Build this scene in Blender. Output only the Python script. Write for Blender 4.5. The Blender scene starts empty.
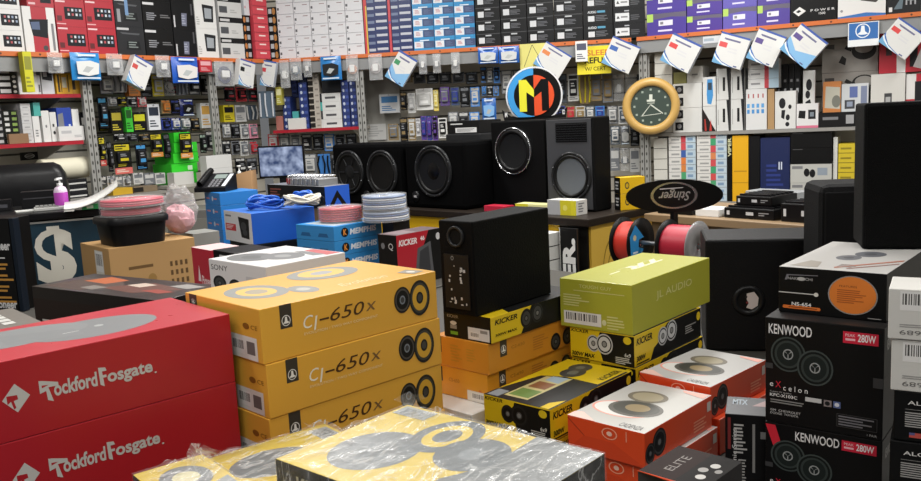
import bpy, bmesh, math, random
from math import sin, cos, pi, radians
from mathutils import Vector, Matrix
random.seed(7)
SC = bpy.context.scene
COL = SC.collection
# ------------------------------------------------------------------ camera
ZC = 1.39
RV = Vector((0.99873594, -0.00724446, -0.04973971))
UV = Vector((0.05026451, 0.14394454, 0.98830838))
FV = Vector((0.0, 0.98955924, -0.14412672))
FOC = 850.0
cam = bpy.data.cameras.new('camera')
cam.sensor_width = 36.0
cam.lens = 36.0 * FOC / 921.0
cam.clip_start = 0.05
co = bpy.data.objects.new('camera', cam)
COL.objects.link(co)
co.matrix_world = Matrix(((RV.x, UV.x, -FV.x, 0), (RV.y, UV.y, -FV.y, 0), (RV.z, UV.z, -FV.z, ZC), (0, 0, 0, 1)))
SC.camera = co
# ------------------------------------------------------------------ view, world, lamps
SC.view_settings.view_transform = 'Standard'
SC.view_settings.look = 'None'
SC.view_settings.exposure = 0.24
SC.view_settings.gamma = 1.0
SC.view_settings.use_curve_mapping = False
W = bpy.data.worlds.new('shop_ambience')
SC.world = W
W.use_nodes = True
W.node_tree.nodes['Background'].inputs[0].default_value = (0.95, 0.97, 1.0, 1)
W.node_tree.nodes['Background'].inputs[1].default_value = 0.13
LAMP_SPOTS = [(-1.6, 2.6, 14), (0.3, 3.3, 20), (1.9, 2.6, 14), (-0.9, 4.4, 24), (1.0, 4.4, 22), (-0.5, 0.6, 10), (1.0, 0.5, 8), (-2.0, 0.9, 9), (0.2, -1.6, 16), (2.6, 3.4, 12)]
for (lx, ly, lp) in LAMP_SPOTS:
    ld = bpy.data.lights.new('ceiling_lamp', 'AREA')
    ld.shape = 'RECTANGLE'; ld.size = 1.2; ld.size_y = 0.28; ld.energy = lp * 1.55; ld.color = (1.0, 0.985, 0.95)
    lo = bpy.data.objects.new('ceiling_lamp', ld); COL.objects.link(lo)
    lo.location = (lx, ly, 2.86); lo.rotation_euler = (0, 0, radians(46))

# ------------------------------------------------------------------ helpers
def ray(px, py):
    return FV + RV * ((px - 460.5) / FOC) - UV * ((py - 240.5) / FOC)
def atz(px, py, z):
    d = ray(px, py); t = (z - ZC) / d.z
    return Vector((d.x * t, d.y * t, z))
def aty(px, py, y):
    d = ray(px, py); t = y / d.y
    return Vector((d.x * t, y, ZC + d.z * t))
def lin(h):
    h = h.lstrip('#'); o = []
    for i in (0, 2, 4):
        c = int(h[i:i + 2], 16) / 255.0
        o.append(c / 12.92 if c <= 0.04045 else ((c + 0.055) / 1.055) ** 2.4)
    return (o[0], o[1], o[2], 1.0)
MC = {}
def M(hexcol, rough=0.45, metal=0.0, spec=0.5, bump=0.0, scale=60.0, emit=0.0):
    k = (hexcol, rough, metal, spec, bump, scale, emit)
    if k in MC: return MC[k]
    m = bpy.data.materials.new('mat_' + hexcol.strip('#'))
    m.use_nodes = True
    nt = m.node_tree; b = nt.nodes['Principled BSDF']
    c = lin(hexcol)
    if max(c[:3]) < 0.035:
        spec *= 0.5; c = (c[0] * .7, c[1] * .7, c[2] * .7, 1)
    b.inputs['Base Color'].default_value = c
    b.inputs['Roughness'].default_value = rough
    b.inputs['Metallic'].default_value = metal
    b.inputs['Specular IOR Level'].default_value = spec
    tc = nt.nodes.new('ShaderNodeTexCoord')
    nz = nt.nodes.new('ShaderNodeTexNoise'); nz.inputs['Scale'].default_value = scale; nz.inputs['Detail'].default_value = 3
    nt.links.new(tc.outputs['Object'], nz.inputs['Vector'])
    mp = nt.nodes.new('ShaderNodeMapRange'); mp.inputs[3].default_value = max(0.02, rough - 0.02); mp.inputs[4].default_value = rough + 0.03
    nt.links.new(nz.outputs['Fac'], mp.inputs[0]); nt.links.new(mp.outputs[0], b.inputs['Roughness'])
    if bump:
        bp = nt.nodes.new('ShaderNodeBump'); bp.inputs['Strength'].default_value = bump; bp.inputs['Distance'].default_value = 0.004
        nt.links.new(nz.outputs['Fac'], bp.inputs['Height']); nt.links.new(bp.outputs[0], b.inputs['Normal'])
    if emit:
        b.inputs['Emission Color'].default_value = c; b.inputs['Emission Strength'].default_value = emit
    MC[k] = m
    return m
def film(name, tint, alpha, rough, bump, scale):
    if name in MC: return MC[name]
    m = bpy.data.materials.new(name); m.use_nodes = True
    nt = m.node_tree; nt.nodes.remove(nt.nodes['Principled BSDF'])
    out = nt.nodes['Material Output']
    tr = nt.nodes.new('ShaderNodeBsdfTransparent'); tr.inputs[0].default_value = (1, 1, 1, 1)
    gl = nt.nodes.new('ShaderNodeBsdfPrincipled'); gl.inputs['Base Color'].default_value = lin(tint); gl.inputs['Roughness'].default_value = rough
    gl.inputs['Specular IOR Level'].default_value = 1.0
    mx = nt.nodes.new('ShaderNodeMixShader')
    tc = nt.nodes.new('ShaderNodeTexCoord'); nz = nt.nodes.new('ShaderNodeTexNoise'); nz.inputs['Scale'].default_value = scale; nz.inputs['Detail'].default_value = 4
    nz.inputs['Distortion'].default_value = 1.2
    nt.links.new(tc.outputs['Object'], nz.inputs['Vector'])
    bp = nt.nodes.new('ShaderNodeBump'); bp.inputs['Strength'].default_value = bump; bp.inputs['Distance'].default_value = 0.01
    nt.links.new(nz.outputs['Fac'], bp.inputs['Height']); nt.links.new(bp.outputs[0], gl.inputs['Normal'])
    mx.inputs[0].default_value = alpha
    nt.links.new(tr.outputs[0], mx.inputs[1]); nt.links.new(gl.outputs[0], mx.inputs[2]); nt.links.new(mx.outputs[0], out.inputs[0])
    MC[name] = m
    return m
def wrap_mat():
    m = film('clear_wrap', '#F6F6F4', 0.15, 0.14, 1.0, 20)
    nt = m.node_tree
    mx = [n for n in nt.nodes if n.type == 'MIX_SHADER'][0]
    tc = nt.nodes.new('ShaderNodeTexCoord'); mp = nt.nodes.new('ShaderNodeMapping'); mp.inputs['Scale'].default_value = (9, 34, 9); mp.inputs['Rotation'].default_value = (0, 0, .5)
    nz = nt.nodes.new('ShaderNodeTexNoise'); nz.inputs['Scale'].default_value = 1.0; nz.inputs['Detail'].default_value = 5; nz.inputs['Distortion'].default_value = 1.6
    cr = nt.nodes.new('ShaderNodeValToRGB'); e = cr.color_ramp.elements
    e[0].position = .40; e[0].color = (.09, .09, .09, 1); e[1].position = .66; e[1].color = (.09, .09, .09, 1)
    k = e.new(.52); k.color = (.13, .13, .13, 1); k = e.new(.55); k.color = (.5, .5, .5, 1); k = e.new(.575); k.color = (.12, .12, .12, 1)  # bright ramp band paints white reflection streaks along the film creases
    nt.links.new(tc.outputs['Object'], mp.inputs[0]); nt.links.new(mp.outputs[0], nz.inputs['Vector']); nt.links.new(nz.outputs['Fac'], cr.inputs[0]); nt.links.new(cr.outputs[0], mx.inputs[0])
    return m
CLEAR = wrap_mat()
BAGF = film('clear_bag', '#F2F4F6', 0.22, 0.15, 1.0, 45)
ACRYL = film('clear_plastic', '#FFFFFF', 0.16, 0.06, 0.05, 10)

TXT = {}
def text_geo(s, shear=0.0, bold=0.0):
    k = (s, shear, bold)
    if k in TXT: return TXT[k]
    c = bpy.data.curves.new('t', 'FONT'); c.body = s; c.size = 1.0; c.resolution_u = 3; c.shear = shear; c.offset = bold; c.fill_mode = 'FRONT'
    o = bpy.data.objects.new('t', c)
    me = bpy.data.meshes.new_from_object(o)
    vs = [(v.co.x, v.co.y) for v in me.vertices]; fs = [tuple(p.vertices) for p in me.polygons]
    bpy.data.objects.remove(o); bpy.data.curves.remove(c); bpy.data.meshes.remove(me)
    x0 = min(v[0] for v in vs); x1 = max(v[0] for v in vs); y0 = min(v[1] for v in vs); y1 = max(v[1] for v in vs)
    vs = [((x - x0) / (x1 - x0), (y - y0) / max(1e-6, y1 - y0)) for x, y in vs]
    TXT[k] = (vs, fs, (x1 - x0) / max(1e-6, y1 - y0))
    return TXT[k]

class MB:
    def __init__(s):
        s.v = []; s.f = []; s.mi = []; s.sm = []; s.mats = []; s.layer = 0
    def m(s, mat):
        if isinstance(mat, str): mat = M(mat)
        if mat not in s.mats: s.mats.append(mat)
        return s.mats.index(mat)
    def add(s, vs, fs, mat, smooth=False):
        n = len(s.v); s.v += [tuple(p) for p in vs]
        i = s.m(mat)
        for f in fs:
            s.f.append(tuple(n + j for j in f)); s.mi.append(i); s.sm.append(smooth)
    def box(s, x0, y0, z0, x1, y1, z1, mat, bevel=0.0, cols=None):
        if bevel <= 0:
            vs = [(x0, y0, z0), (x1, y0, z0), (x1, y1, z0), (x0, y1, z0), (x0, y0, z1), (x1, y0, z1), (x1, y1, z1), (x0, y1, z1)]
            fs = {'B': (0, 3, 2, 1), 'T': (4, 5, 6, 7), 'R': (0, 1, 5, 4), 'E': (1, 2, 6, 5), 'K': (2, 3, 7, 6), 'L': (3, 0, 4, 7)}
            for k, f in fs.items():
                s.add([vs[i] for i in f], [(0, 1, 2, 3)], (cols or {}).get(k, mat))
        else:
            bm = bmesh.new(); bmesh.ops.create_cube(bm, size=1.0)
            for v in bm.verts:
                v.co = Vector((x0 + (v.co.x + .5) * (x1 - x0), y0 + (v.co.y + .5) * (y1 - y0), z0 + (v.co.z + .5) * (z1 - z0)))
            bmesh.ops.bevel(bm, geom=bm.edges[:], offset=bevel, segments=2, profile=0.5, affect='EDGES')
            bm.verts.index_update(); bm.normal_update()
            vs = [v.co.copy() for v in bm.verts]
            for f in bm.faces:
                n = f.normal
                key = 'T' if n.z > .8 else 'R' if n.y < -.8 else 'L' if n.x < -.8 else 'E' if n.x > .8 else 'K' if n.y > .8 else None
                s.add([vs[v.index] for v in f.verts], [tuple(range(len(f.verts)))], (cols or {}).get(key, mat), key is None)
            bm.free()
    def lathe(s, prof, c, ax, mat, seg=40, su=1.0, sv=1.0, smooth=True, closed=False):
        ax = Vector(ax).normalized()
        u = ax.orthogonal().normalized() if abs(ax.z) > .9 else Vector((0, 0, 1)).cross(ax).normalized()
        w = ax.cross(u)
        c = Vector(c); vs = []
        for (r, h) in prof:
            for i in range(seg):
                t = 2 * pi * i / seg
                vs.append(c + ax * h + u * (r * su * cos(t)) + w * (r * sv * sin(t)))
        fs = []
        n = len(prof)
        for j in range(n - 1 + (1 if closed else 0)):
            j2 = (j + 1) % n
            for i in range(seg):
                i2 = (i + 1) % seg
                fs.append((j * seg + i, j * seg + i2, j2 * seg + i2, j2 * seg + i))
        s.add(vs, fs, mat, smooth)
    def cyl(s, p0, p1, r, mat, seg=14, r2=None):
        p0 = Vector(p0); p1 = Vector(p1); ax = p1 - p0
        s.lathe([(0.0001, 0), (r, 0), (r, 0), (r2 or r, ax.length), (r2 or r, ax.length), (0.0001, ax.length)], p0, ax, mat, seg)
    def tube(s, pts, r, mat, seg=6, cyclic=False):
        pts = [Vector(p) for p in pts]; n = len(pts); vs = []; fs = []
        for i, p in enumerate(pts):
            a = pts[(i - 1) % n] if (cyclic or i > 0) else p
            b = pts[(i + 1) % n] if (cyclic or i < n - 1) else p
            t = (b - a).normalized()
            u = t.cross(Vector((0.13, 0.21, 0.97))).normalized(); w = t.cross(u)
            for k in range(seg):
                q = 2 * pi * k / seg
                vs.append(p + u * (r * cos(q)) + w * (r * sin(q)))
        for i in range(n if cyclic else n - 1):
            i2 = (i + 1) % n
            for k in range(seg):
                k2 = (k + 1) % seg
                fs.append((i * seg + k, i * seg + k2, i2 * seg + k2, i2 * seg + k))
        s.add(vs, fs, mat, True)
    def prism(s, poly, o, u, v, n, d, mat, side=None):
        o = Vector(o); u = Vector(u); v = Vector(v); n = Vector(n)
        k = len(poly)
        a = [o + u * x + v * y for x, y in poly]; b = [p - n * d for p in a]
        s.add(a, [tuple(range(k))], mat); s.add(b, [tuple(reversed(range(k)))], side or mat)
        s.add(a + b, [(i, k + i, k + (i + 1) % k, (i + 1) % k) for i in range(k)], side or mat)
    # printed graphics on a face: frame = origin, u vector, v vector (full face), normal
    def prints(s, fr, specs):
        o, u, v, n = fr
        for sp in specs:
            s.layer += 1
            off = 0.00004 * s.layer + 0.0001
            P = lambda a, b: o + u * a + v * b + n * off
            t = sp[0]
            if t == 'r':
                _, a, b, c, d, mat = sp
                s.add([P(a, b), P(c, b), P(c, d), P(a, d)], [(0, 1, 2, 3)], mat)
            elif t == 'p':
                s.add([P(a, b) for a, b in sp[1]], [tuple(range(len(sp[1])))], sp[2])
            elif t == 'e':
                _, a, b, ra, rb, mat = sp; k = 28
                s.add([P(a + ra * cos(2 * pi * i / k), b + rb * sin(2 * pi * i / k)) for i in range(k)], [tuple(range(k))], mat)
            elif t == 'o':
                _, a, b, ra, rb, q, mat = sp; k = 30
                vs = []
                for f in (1.0, q):
                    vs += [P(a + f * ra * cos(2 * pi * i / k), b + f * rb * sin(2 * pi * i / k)) for i in range(k)]
                s.add(vs, [(i, (i + 1) % k, k + (i + 1) % k, k + i) for i in range(k)], mat)
            elif t == 't':
                _, tx, a, b, c, d, mat = sp[:7]
                op = sp[7] if len(sp) > 7 else {}
                vs, fs, _a = text_geo(tx, op.get('shear', 0.0), op.get('bold', 0.0))
                rot = op.get('rot', 0)
                if rot == 90: g = lambda x, y: (1 - y, x)
                elif rot == 180: g = lambda x, y: (1 - x, 1 - y)
                elif rot == -90: g = lambda x, y: (y, 1 - x)
                else: g = lambda x, y: (x, y)
                s.add([P(a + (c - a) * g(x, y)[0], b + (d - b) * g(x, y)[1]) for x, y in vs], fs, mat)
            elif t == 'ln':
                _, a, b, c, d, k, mat = sp
                rr = random.Random(int((a * 37 + b * 91 + k) * 1000))
                h = (d - b) / k
                for i in range(k):
                    e = a + (c - a) * rr.uniform(.55, 1.0); y = d - (i + .75) * h
                    s.add([P(a, y), P(e, y), P(e, y + h * .5), P(a, y + h * .5)], [(0, 1, 2, 3)], mat)
            elif t == 'bar':
                _, a, b, c, d = sp[:5]
                s.add([P(a, b), P(c, b), P(c, d), P(a, d)], [(0, 1, 2, 3)], M('#E4E2E0', .5))
                s.layer += 1; off = 0.00004 * s.layer + 0.0001
                P = lambda x, y: o + u * x + v * y + n * off
                rr = random.Random(int((a + b * 7) * 1000)); x = a + (c - a) * .06
                while x < a + (c - a) * .9:
                    w_ = (c - a) * rr.choice([.02, .03, .05]); yb = b + (d - b) * .3
                    s.add([P(x, yb), P(x + w_, yb), P(x + w_, d - (d - b) * .12), P(x, d - (d - b) * .12)], [(0, 1, 2, 3)], M('#4A4846', .6))
                    x += w_ + (c - a) * rr.choice([.02, .03, .04])
            elif t == 'spk':
                _, a, b, ra, rb = sp[:5]
                cs = sp[5] if len(sp) > 5 else ['#26282A', '#0F1011', '#323536', '#191A1B', '#5A5D5E']
                for q, cc in zip((1, .86, .72, .34, .22), cs):
                    s.layer += 1; off = 0.00004 * s.layer + 0.0001; k = 28
                    s.add([o + u * (a + q * ra * cos(2 * pi * i / k)) + v * (b + q * rb * sin(2 * pi * i / k)) + n * off for i in range(k)], [tuple(range(k))], cc)
            elif t == 'tube':   # wire tread: spokes
                _, a, b, ra, rb, k, mat = sp
                for i in range(k):
                    q = 2 * pi * i / k; w_ = .16
                    s.add([P(a + ra * .25 * cos(q - w_), b + rb * .25 * sin(q - w_)), P(a + ra * cos(q - w_), b + rb * sin(q - w_)), P(a + ra * cos(q + w_), b + rb * sin(q + w_)), P(a + ra * .25 * cos(q + w_), b + rb * .25 * sin(q + w_))], [(0, 1, 2, 3)], mat)
    def build(s, name, parent=None, loc=(0, 0, 0), rot=(0, 0, 0)):
        me = bpy.data.meshes.new(name)
        me.from_pydata(s.v, [], s.f)
        for mt in s.mats: me.materials.append(mt)
        me.polygons.foreach_set('material_index', s.mi)
        me.polygons.foreach_set('use_smooth', s.sm)
        me.update()
        o = bpy.data.objects.new(name, me); COL.objects.link(o)
        o.location = loc; o.rotation_euler = rot
        if parent: o.parent = parent
        return o
def tag(o, label, cat, group=None, kind=None):
    if label: o['label'] = label
    if cat: o['category'] = cat
    if group: o['group'] = group
    if kind: o['kind'] = kind
    return o
def empty(name, label, cat, loc, rz=0.0, group=None):
    o = bpy.data.objects.new(name, None); o.empty_display_size = 0.05
    COL.objects.link(o); o.location = loc; o.rotation_euler = (0, 0, rz)
    return tag(o, label, cat, group)
def struct(mb, name, loc=(0, 0, 0), rot=(0, 0, 0)):
    o = mb.build(name, None, loc, rot); o['kind'] = 'structure'; return o
def frame(f, L, Wd, H):
    V = Vector
    return {'R': (V((0, 0, 0)), V((L, 0, 0)), V((0, 0, H)), V((0, -1, 0))),
            'L': (V((0, Wd, 0)), V((0, -Wd, 0)), V((0, 0, H)), V((-1, 0, 0))),
            'E': (V((L, 0, 0)), V((0, Wd, 0)), V((0, 0, H)), V((1, 0, 0))),
            'T': (V((0, 0, H)), V((L, 0, 0)), V((0, Wd, 0)), V((0, 0, 1))),
            'TL': (V((0, Wd, H)), V((0, -Wd, 0)), V((L, 0, 0)), V((0, 0, 1)))}[f]
def carton(name, label, cat, P, zb, yaw, L, Wd, H, col, pr=(), group=None, bevel=0.0012, cols=None, parent=None, tilt=None):
    mb = MB()
    mat = M(col) if isinstance(col, str) else col
    if cols: cols = {k: (M(c) if isinstance(c, str) else c) for k, c in cols.items()}
    mb.box(0, 0, 0, L, Wd, H, mat, bevel, cols)
    for f, specs in pr:
        mb.layer = 0
        mb.prints(frame(f, L, Wd, H), specs)
    rot = (0, 0, radians(yaw))
    o = mb.build(name, parent, (P[0], P[1], zb), rot)
    if tilt: o.rotation_euler = tilt
    if not parent: tag(o, label, cat, group)
    return o
ORD = ['first', 'second', 'third', 'fourth', 'fifth', 'sixth', 'seventh', 'eighth', 'ninth', 'tenth', 'eleventh', 'twelfth', 'thirteenth', 'fourteenth', 'fifteenth']
WHITE = '#E6E5E2'; BLACK = '#0C0C0D'; DK = '#1A1A1C'

# ------------------------------------------------------------------ wall frames
class Bay:
    def __init__(s, ox, oy, yaw):
        s.o = Vector((ox, oy, 0)); s.yaw = yaw; t = radians(yaw)
        s.d = Vector((cos(t), sin(t), 0)); s.n = Vector((-sin(t), cos(t), 0))     # n points into the wall
    def pt(s, px, py, off=0.0):
        d = ray(px, py); t = ((s.o + s.n * off).dot(s.n)) / d.dot(s.n)
        q = d * t
        return (q - s.o).dot(s.d), q.z + ZC
    def w(s, a, off, z):
        p = s.o + s.d * a + s.n * off
        return Vector((p.x, p.y, z))
    def rect(s, x0, y0, x1, y1, off):
        ym = (y0 + y1) / 2; xm = (x0 + x1) / 2
        a0 = s.pt(x0, ym, off)[0]; a1 = s.pt(x1, ym, off)[0]
        z1 = s.pt(xm, y0, off)[1]; z0 = s.pt(xm, y1, off)[1]
        return a0, a1, z0, z1
BL = Bay(-2.347, 4.542, 54.0)
BA = Bay(-1.26, 6.039, -7.16)
BB = Bay(1.20, 5.73, -28.9)
ZTOP = 1.848
# ------------------------------------------------------------------ structure
def slat_mat():
    m = bpy.data.materials.new('slatwall'); m.use_nodes = True
    nt = m.node_tree; b = nt.nodes['Principled BSDF']; b.inputs['Roughness'].default_value = .5
    tc = nt.nodes.new('ShaderNodeTexCoord'); sx = nt.nodes.new('ShaderNodeSeparateXYZ'); nt.links.new(tc.outputs['Object'], sx.inputs[0])
    mo = nt.nodes.new('ShaderNodeMath'); mo.operation = 'PINGPONG'; mo.inputs[1].default_value = 0.05
    nt.links.new(sx.outputs['Z'], mo.inputs[0])
    lt = nt.nodes.new('ShaderNodeMath'); lt.operation = 'LESS_THAN'; lt.inputs[1].default_value = 0.006
    nt.links.new(mo.outputs[0], lt.inputs[0])
    mx = nt.nodes.new('ShaderNodeMixRGB'); mx.inputs[1].default_value = lin('#C9C4B8'); mx.inputs[2].default_value = lin('#4A4640')
    nt.links.new(lt.outputs[0], mx.inputs[0]); nt.links.new(mx.outputs[0], b.inputs['Base Color'])
    return m
SLAT = slat_mat()
def tile_mat():
    m = bpy.data.materials.new('vinyl_tile'); m.use_nodes = True
    nt = m.node_tree; b = nt.nodes['Principled BSDF']; b.inputs['Roughness'].default_value = .35
    tc = nt.nodes.new('ShaderNodeTexCoord'); br = nt.nodes.new('ShaderNodeTexChecker'); br.inputs['Scale'].default_value = 3.2
    br.inputs[1].default_value = lin('#A9A49A'); br.inputs[2].default_value = lin('#9B968C')
    nt.links.new(tc.outputs['Object'], br.inputs[0]); nt.links.new(br.outputs[0], b.inputs['Base Color'])
    return m
mb = MB(); mb.box(-5, -3, -.05, 5.5, 7.5, 0, tile_mat()); struct(mb, 'floor')
mb = MB(); mb.box(-5, -3, 2.95, 5.5, 7.5, 3.0, M('#DAD8D2', .7)); struct(mb, 'ceiling')
def wall(name, bay, s0, s1):
    mb = MB(); mb.box(s0, .44, 0, s1, .5, 2.95, SLAT)
    struct(mb, name, (bay.o.x, bay.o.y, 0), (0, 0, radians(bay.yaw)))
wall('wall_left', BL, -3.0, 2.1); wall('wall_back', BA, -.2, 2.6); wall('wall_right', BB, -.1, 3.2)
mb = MB(); mb.box(0, 0, 0, .05, 6.4, 2.95, M('#C8C4BA', .7)); struct(mb, 'wall_side', (4.4, -2.9, 0))

STEEL = M('#A2A29E', .45, 0.3); ORANGE_LIP = M('#C9692F', .4); REDLIP = M('#A81F2E', .35); GREYSH = M('#8E8C88', .5)
def rack(name, label, bay, s0, s1, ups, shelves, boards=()):
    t = empty(name, label, 'shelf', (bay.o.x, bay.o.y, 0), radians(bay.yaw))
    mb = MB(); mb.box(s0, -.012, ZTOP - .026, s1, .012, ZTOP - .001, ORANGE_LIP)
    x = s0 + .12
    while x < s1:
        mb.layer = 0; mb.prints((Vector((x, -.012, ZTOP - .02)), Vector((.012, 0, 0)), Vector((0, 0, .012)), Vector((0, -1, 0))), [('e', .5, .5, .5, .5, '#5A2E18')]); x += .21
    mb.build('beam', t)
    mb = MB(); mb.box(s0, 0, ZTOP - .105, s1, .012, ZTOP - .026, M('#8B8C8C', .4, .3)); mb.build('fascia', t)
    mb = MB(); mb.box(s0, .014, ZTOP - .022, s1, .42, ZTOP - .002, M('#9A8768', .6)); mb.build('top_deck', t)
    for u in ups:
        for du in (-.027, .003):
            mb = MB(); mb.box(u + du, .02, 0, u + du + .024, .045, ZTOP - .03, STEEL)
            z = .72
            while z < ZTOP - .15:
                mb.layer = 0
                mb.prints((Vector((u + du + .007, .02, z)), Vector((.010, 0, 0)), Vector((0, 0, .022)), Vector((0, -1, 0))), [('e', .5, .5, .5, .5, '#35332F')]); z += .05
            mb.build('upright', t)
    for (a, b, z, lip, dep) in shelves:
        mb = MB(); mb.box(a, .05, z - .02, b, dep, z - .001, M('#B9B5AC', .5)); mb.box(a, .036, z - .022, b, .05, z - .001, lip); mb.build('shelf_board', t)
        for q in (a + .06, b - .06):
            mb = MB(); mb.prism([(0, 0), (.30, 0), (0, -.10)], (q, .42, z - .021), (0, -1, 0), (0, 0, 1), (1, 0, 0), .012, M('#A5A29A', .5)); mb.build('bracket', t)
    for (a, b, z0, z1) in boards:
        mb = MB(); mb.box(a, .40, z0, b, .435, z1, M('#B5B3AC', .5)); mb.build('back_board', t)
    return t
zr1 = BL.pt(43, 93.5)[1]; zr2 = BL.pt(43, 142.3)[1]; zr3 = BA.pt(311, 128.6)[1]; zg = BB.pt(757, 130)[1]
UL = [BL.pt(92.5, 120)[0], BL.pt(218, 120)[0]]
UA = [BA.pt(361.5, 120)[0], BA.pt(646.5, 120)[0]]
rack('wall_shelving', 'left hand steel wall shelving with orange edged top deck and two red lipped shelves', BL, -.34, 1.80, UL, [(-.3, BL.pt(86, 110)[0], zr1, REDLIP, .40), (-.3, BL.pt(87, 140)[0], zr2, REDLIP, .40), (-.3, BL.pt(90, 199)[0], BL.pt(76, 199)[1], GREYSH, .42)])
rack('wall_shelving', 'middle steel wall shelving with orange edged top deck behind the round M sign', BA, .02, 2.47, UA, [(BA.pt(267, 128)[0] + .03, BA.pt(358, 128)[0], zr3, REDLIP, .40)], [(BA.pt(366, 100, .4)[0], BA.pt(400, 100, .4)[0], BA.pt(380, 150, .4)[1], BA.pt(380, 62, .4)[1])])
rack('wall_shelving', 'right hand steel wall shelving with orange edged top deck and grey shelf', BB, .03, 2.45, [.06], [(.07, 2.4, zg, GREYSH, .42), (.07, 2.4, .76, GREYSH, .42)])

# tables
def table(label, p0, p1, q0, q1, z=.76):
    a = Vector((.7071, .7071, 0)); b = Vector((-.7071, .7071, 0))
    o = a * p0 + b * q0
    t = empty('display_table', label, 'table', (o.x, o.y, 0), radians(45))
    L = p1 - p0; Wd = q1 - q0
    mb = MB(); mb.box(0, 0, z - .032, L, Wd, z - .001, M('#4A4844', .45), .003); mb.build('tabletop', t)  # tabletop coloured dark to cut bounced light around the stacks
    for x, y in ((.04, .04), (L - .09, .04), (.04, Wd - .09), (L - .09, Wd - .09)):
        mb = MB(); mb.box(x, y, 0, x + .05, y + .05, z - .034, M('#77777A', .4, .5)); mb.build('leg', t)
table('dark display table under the stacked speaker cartons', .02, 2.65, -.35, 2.28)
table('dark display table under the brown cardboard carton', .55, 1.88, 2.30, 3.62)
table('dark display table under the blue amplifier cartons', 1.90, 2.65, 2.30, 4.02)
# main counter with the subwoofers
ct = empty('sales_counter', 'sales counter with dark wooden top carrying the row of black subwoofers', 'counter', (.560, 3.68, 0), radians(45.5))
WOOD = M('#2B231D', .4)
mb = MB(); mb.box(-.01, -.01, .885, .60, 1.98, .92, WOOD, .004); mb.build('counter_top', ct)
mb = MB(); mb.box(.02, .02, 0, .57, 1.95, .884, M('#15130F', .6)); mb.build('counter_body', ct)
mb = MB(); mb.box(.010, .17, .45, .0195, 1.93, .882, M('#E2B416', .4)); mb.build('front_panel', ct)
mb = MB(); mb.box(.03, .008, .30, .56, .0195, .882, M('#CFA43C', .35)); mb.layer = 0
mb.prints((Vector((.03, .008, .30)), Vector((.53, 0, 0)), Vector((0, 0, .582)), Vector((0, -1, 0))), [('p', [(0, 0), (.2, 0), (.34, 1), (0, 1)], '#D9B24A'), ('o', .33, .62, .17, .27, .93, '#8F7320'), ('o', .33, .62, .10, .17, .88, '#8F7320'), ('r', .50, .15, .66, .75, '#B08A2C'), ('r', .53, .2, .63, .7, '#D8B75C'), ('r', .75, .1, .95, .8, '#8E7332')])
mb.build('end_panel', ct)
# left counter
LC = Vector((-1.455, 3.735, 0)); ly = 22.0
lc = empty('sales_counter', 'black topped counter at left carrying the hand sanitiser and keyboard', 'counter', LC, radians(ly))
mb = MB(); mb.box(-1.6, -.02, 1.045, 0, .50, 1.075, M('#17171A', .3), .004); mb.build('counter_top', lc)
mb = MB(); mb.box(-1.58, .01, 0, -.02, .20, 1.044, M('#101012', .5)); mb.build('counter_body', lc)
mb = MB(); mb.box(-.475, -.004, .52, -.005, .0005, 1.037, M('#12303F', .5, 0, .4, .35, 9)); mb.layer = 0
f_ = (Vector((-.475, -.004, .52)), Vector((.47, 0, 0)), Vector((0, 0, .517)), Vector((0, -1, 0)))
mb.prints(f_, [('t', '$', .19, .40, .52, .955, M('#CFCBBF', .6), {'bold': .045}), ('r', 0, .985, 1, 1, '#B8B8B4')])
o = mb.build('banner', None, LC, (0, 0, radians(ly))); tag(o, 'dark teal banner with a cream dollar sign on the left counter front', 'banner')
# ------------------------------------------------------------------ foreground cartons
RED = M('#B01F2B', .32); RR = M('#C8C6C2', .5)
def rk_prints(y=0):
    X = lambda u: (u * .333 + .247) / .58
    R = [('p', [(X(-.012), .52), (X(.04), .34), (X(.093), .52), (X(.04), .70)], RR),
         ('p', [(X(.005), .565), (X(.045), .555), (X(.047), .50), (X(.03), .49), (X(.037), .40), (X(.028), .385), (X(.02), .49), (X(.006), .46)], RED),
         ('p', [(X(.13), .665), (X(.145), .655), (X(.205), .60), (X(.205), .555), (X(.165), .56), (X(.18), .37), (X(.158), .40), (X(.155), .52), (X(.13), .50)], RR),
         ('p', [(X(.14), .60), (X(.168), .59), (X(.14), .565)], RED),
         ('t', 'ockford', X(.185), .425, X(.362), .62, RR, {'bold': .03}),
         ('p', [(X(.37), .66), (X(.40), .645), (X(.405), .60), (X(.385), .60), (X(.39), .40), (X(.373), .43)], RR),
         ('t', 'osgate', X(.405), .385, X(.605), .585, RR, {'bold': .03}), ('r', X(.385), .515, X(.402), .55, RR), ('e', X(.617), .42, .003, .013, RR)]
    T = [('e', X(.47), .45, .165, .30, '#77797B'), ('e', X(.13), .62, .20, .28, '#7E8082'), ('p', [(X(.10), .40), (X(.40), .30), (X(.40), .55), (X(.10), .75)], '#7A7C7E'), ('e', X(.50), .48, .012, .03, '#A8AAAA'), ('r', X(.33), .43, X(.40), .44, '#C9C9C9')]
    return [('R', R), ('T', T)]
P = (-.800, .930)
names_ = ['red loudspeaker carton with a white lettered side, topmost at far left', 'red lettered carton under the topmost red carton at far left', 'lowest red carton in the far left stack, nearly hidden']
for k in range(3):
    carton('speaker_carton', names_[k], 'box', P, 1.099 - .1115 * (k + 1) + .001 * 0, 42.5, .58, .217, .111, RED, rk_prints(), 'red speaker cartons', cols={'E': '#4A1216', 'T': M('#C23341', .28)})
AMB = M('#E2AA40', .33); AMB2 = M('#CF8A2A', .36)
JLA = '#3A352C'
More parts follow.
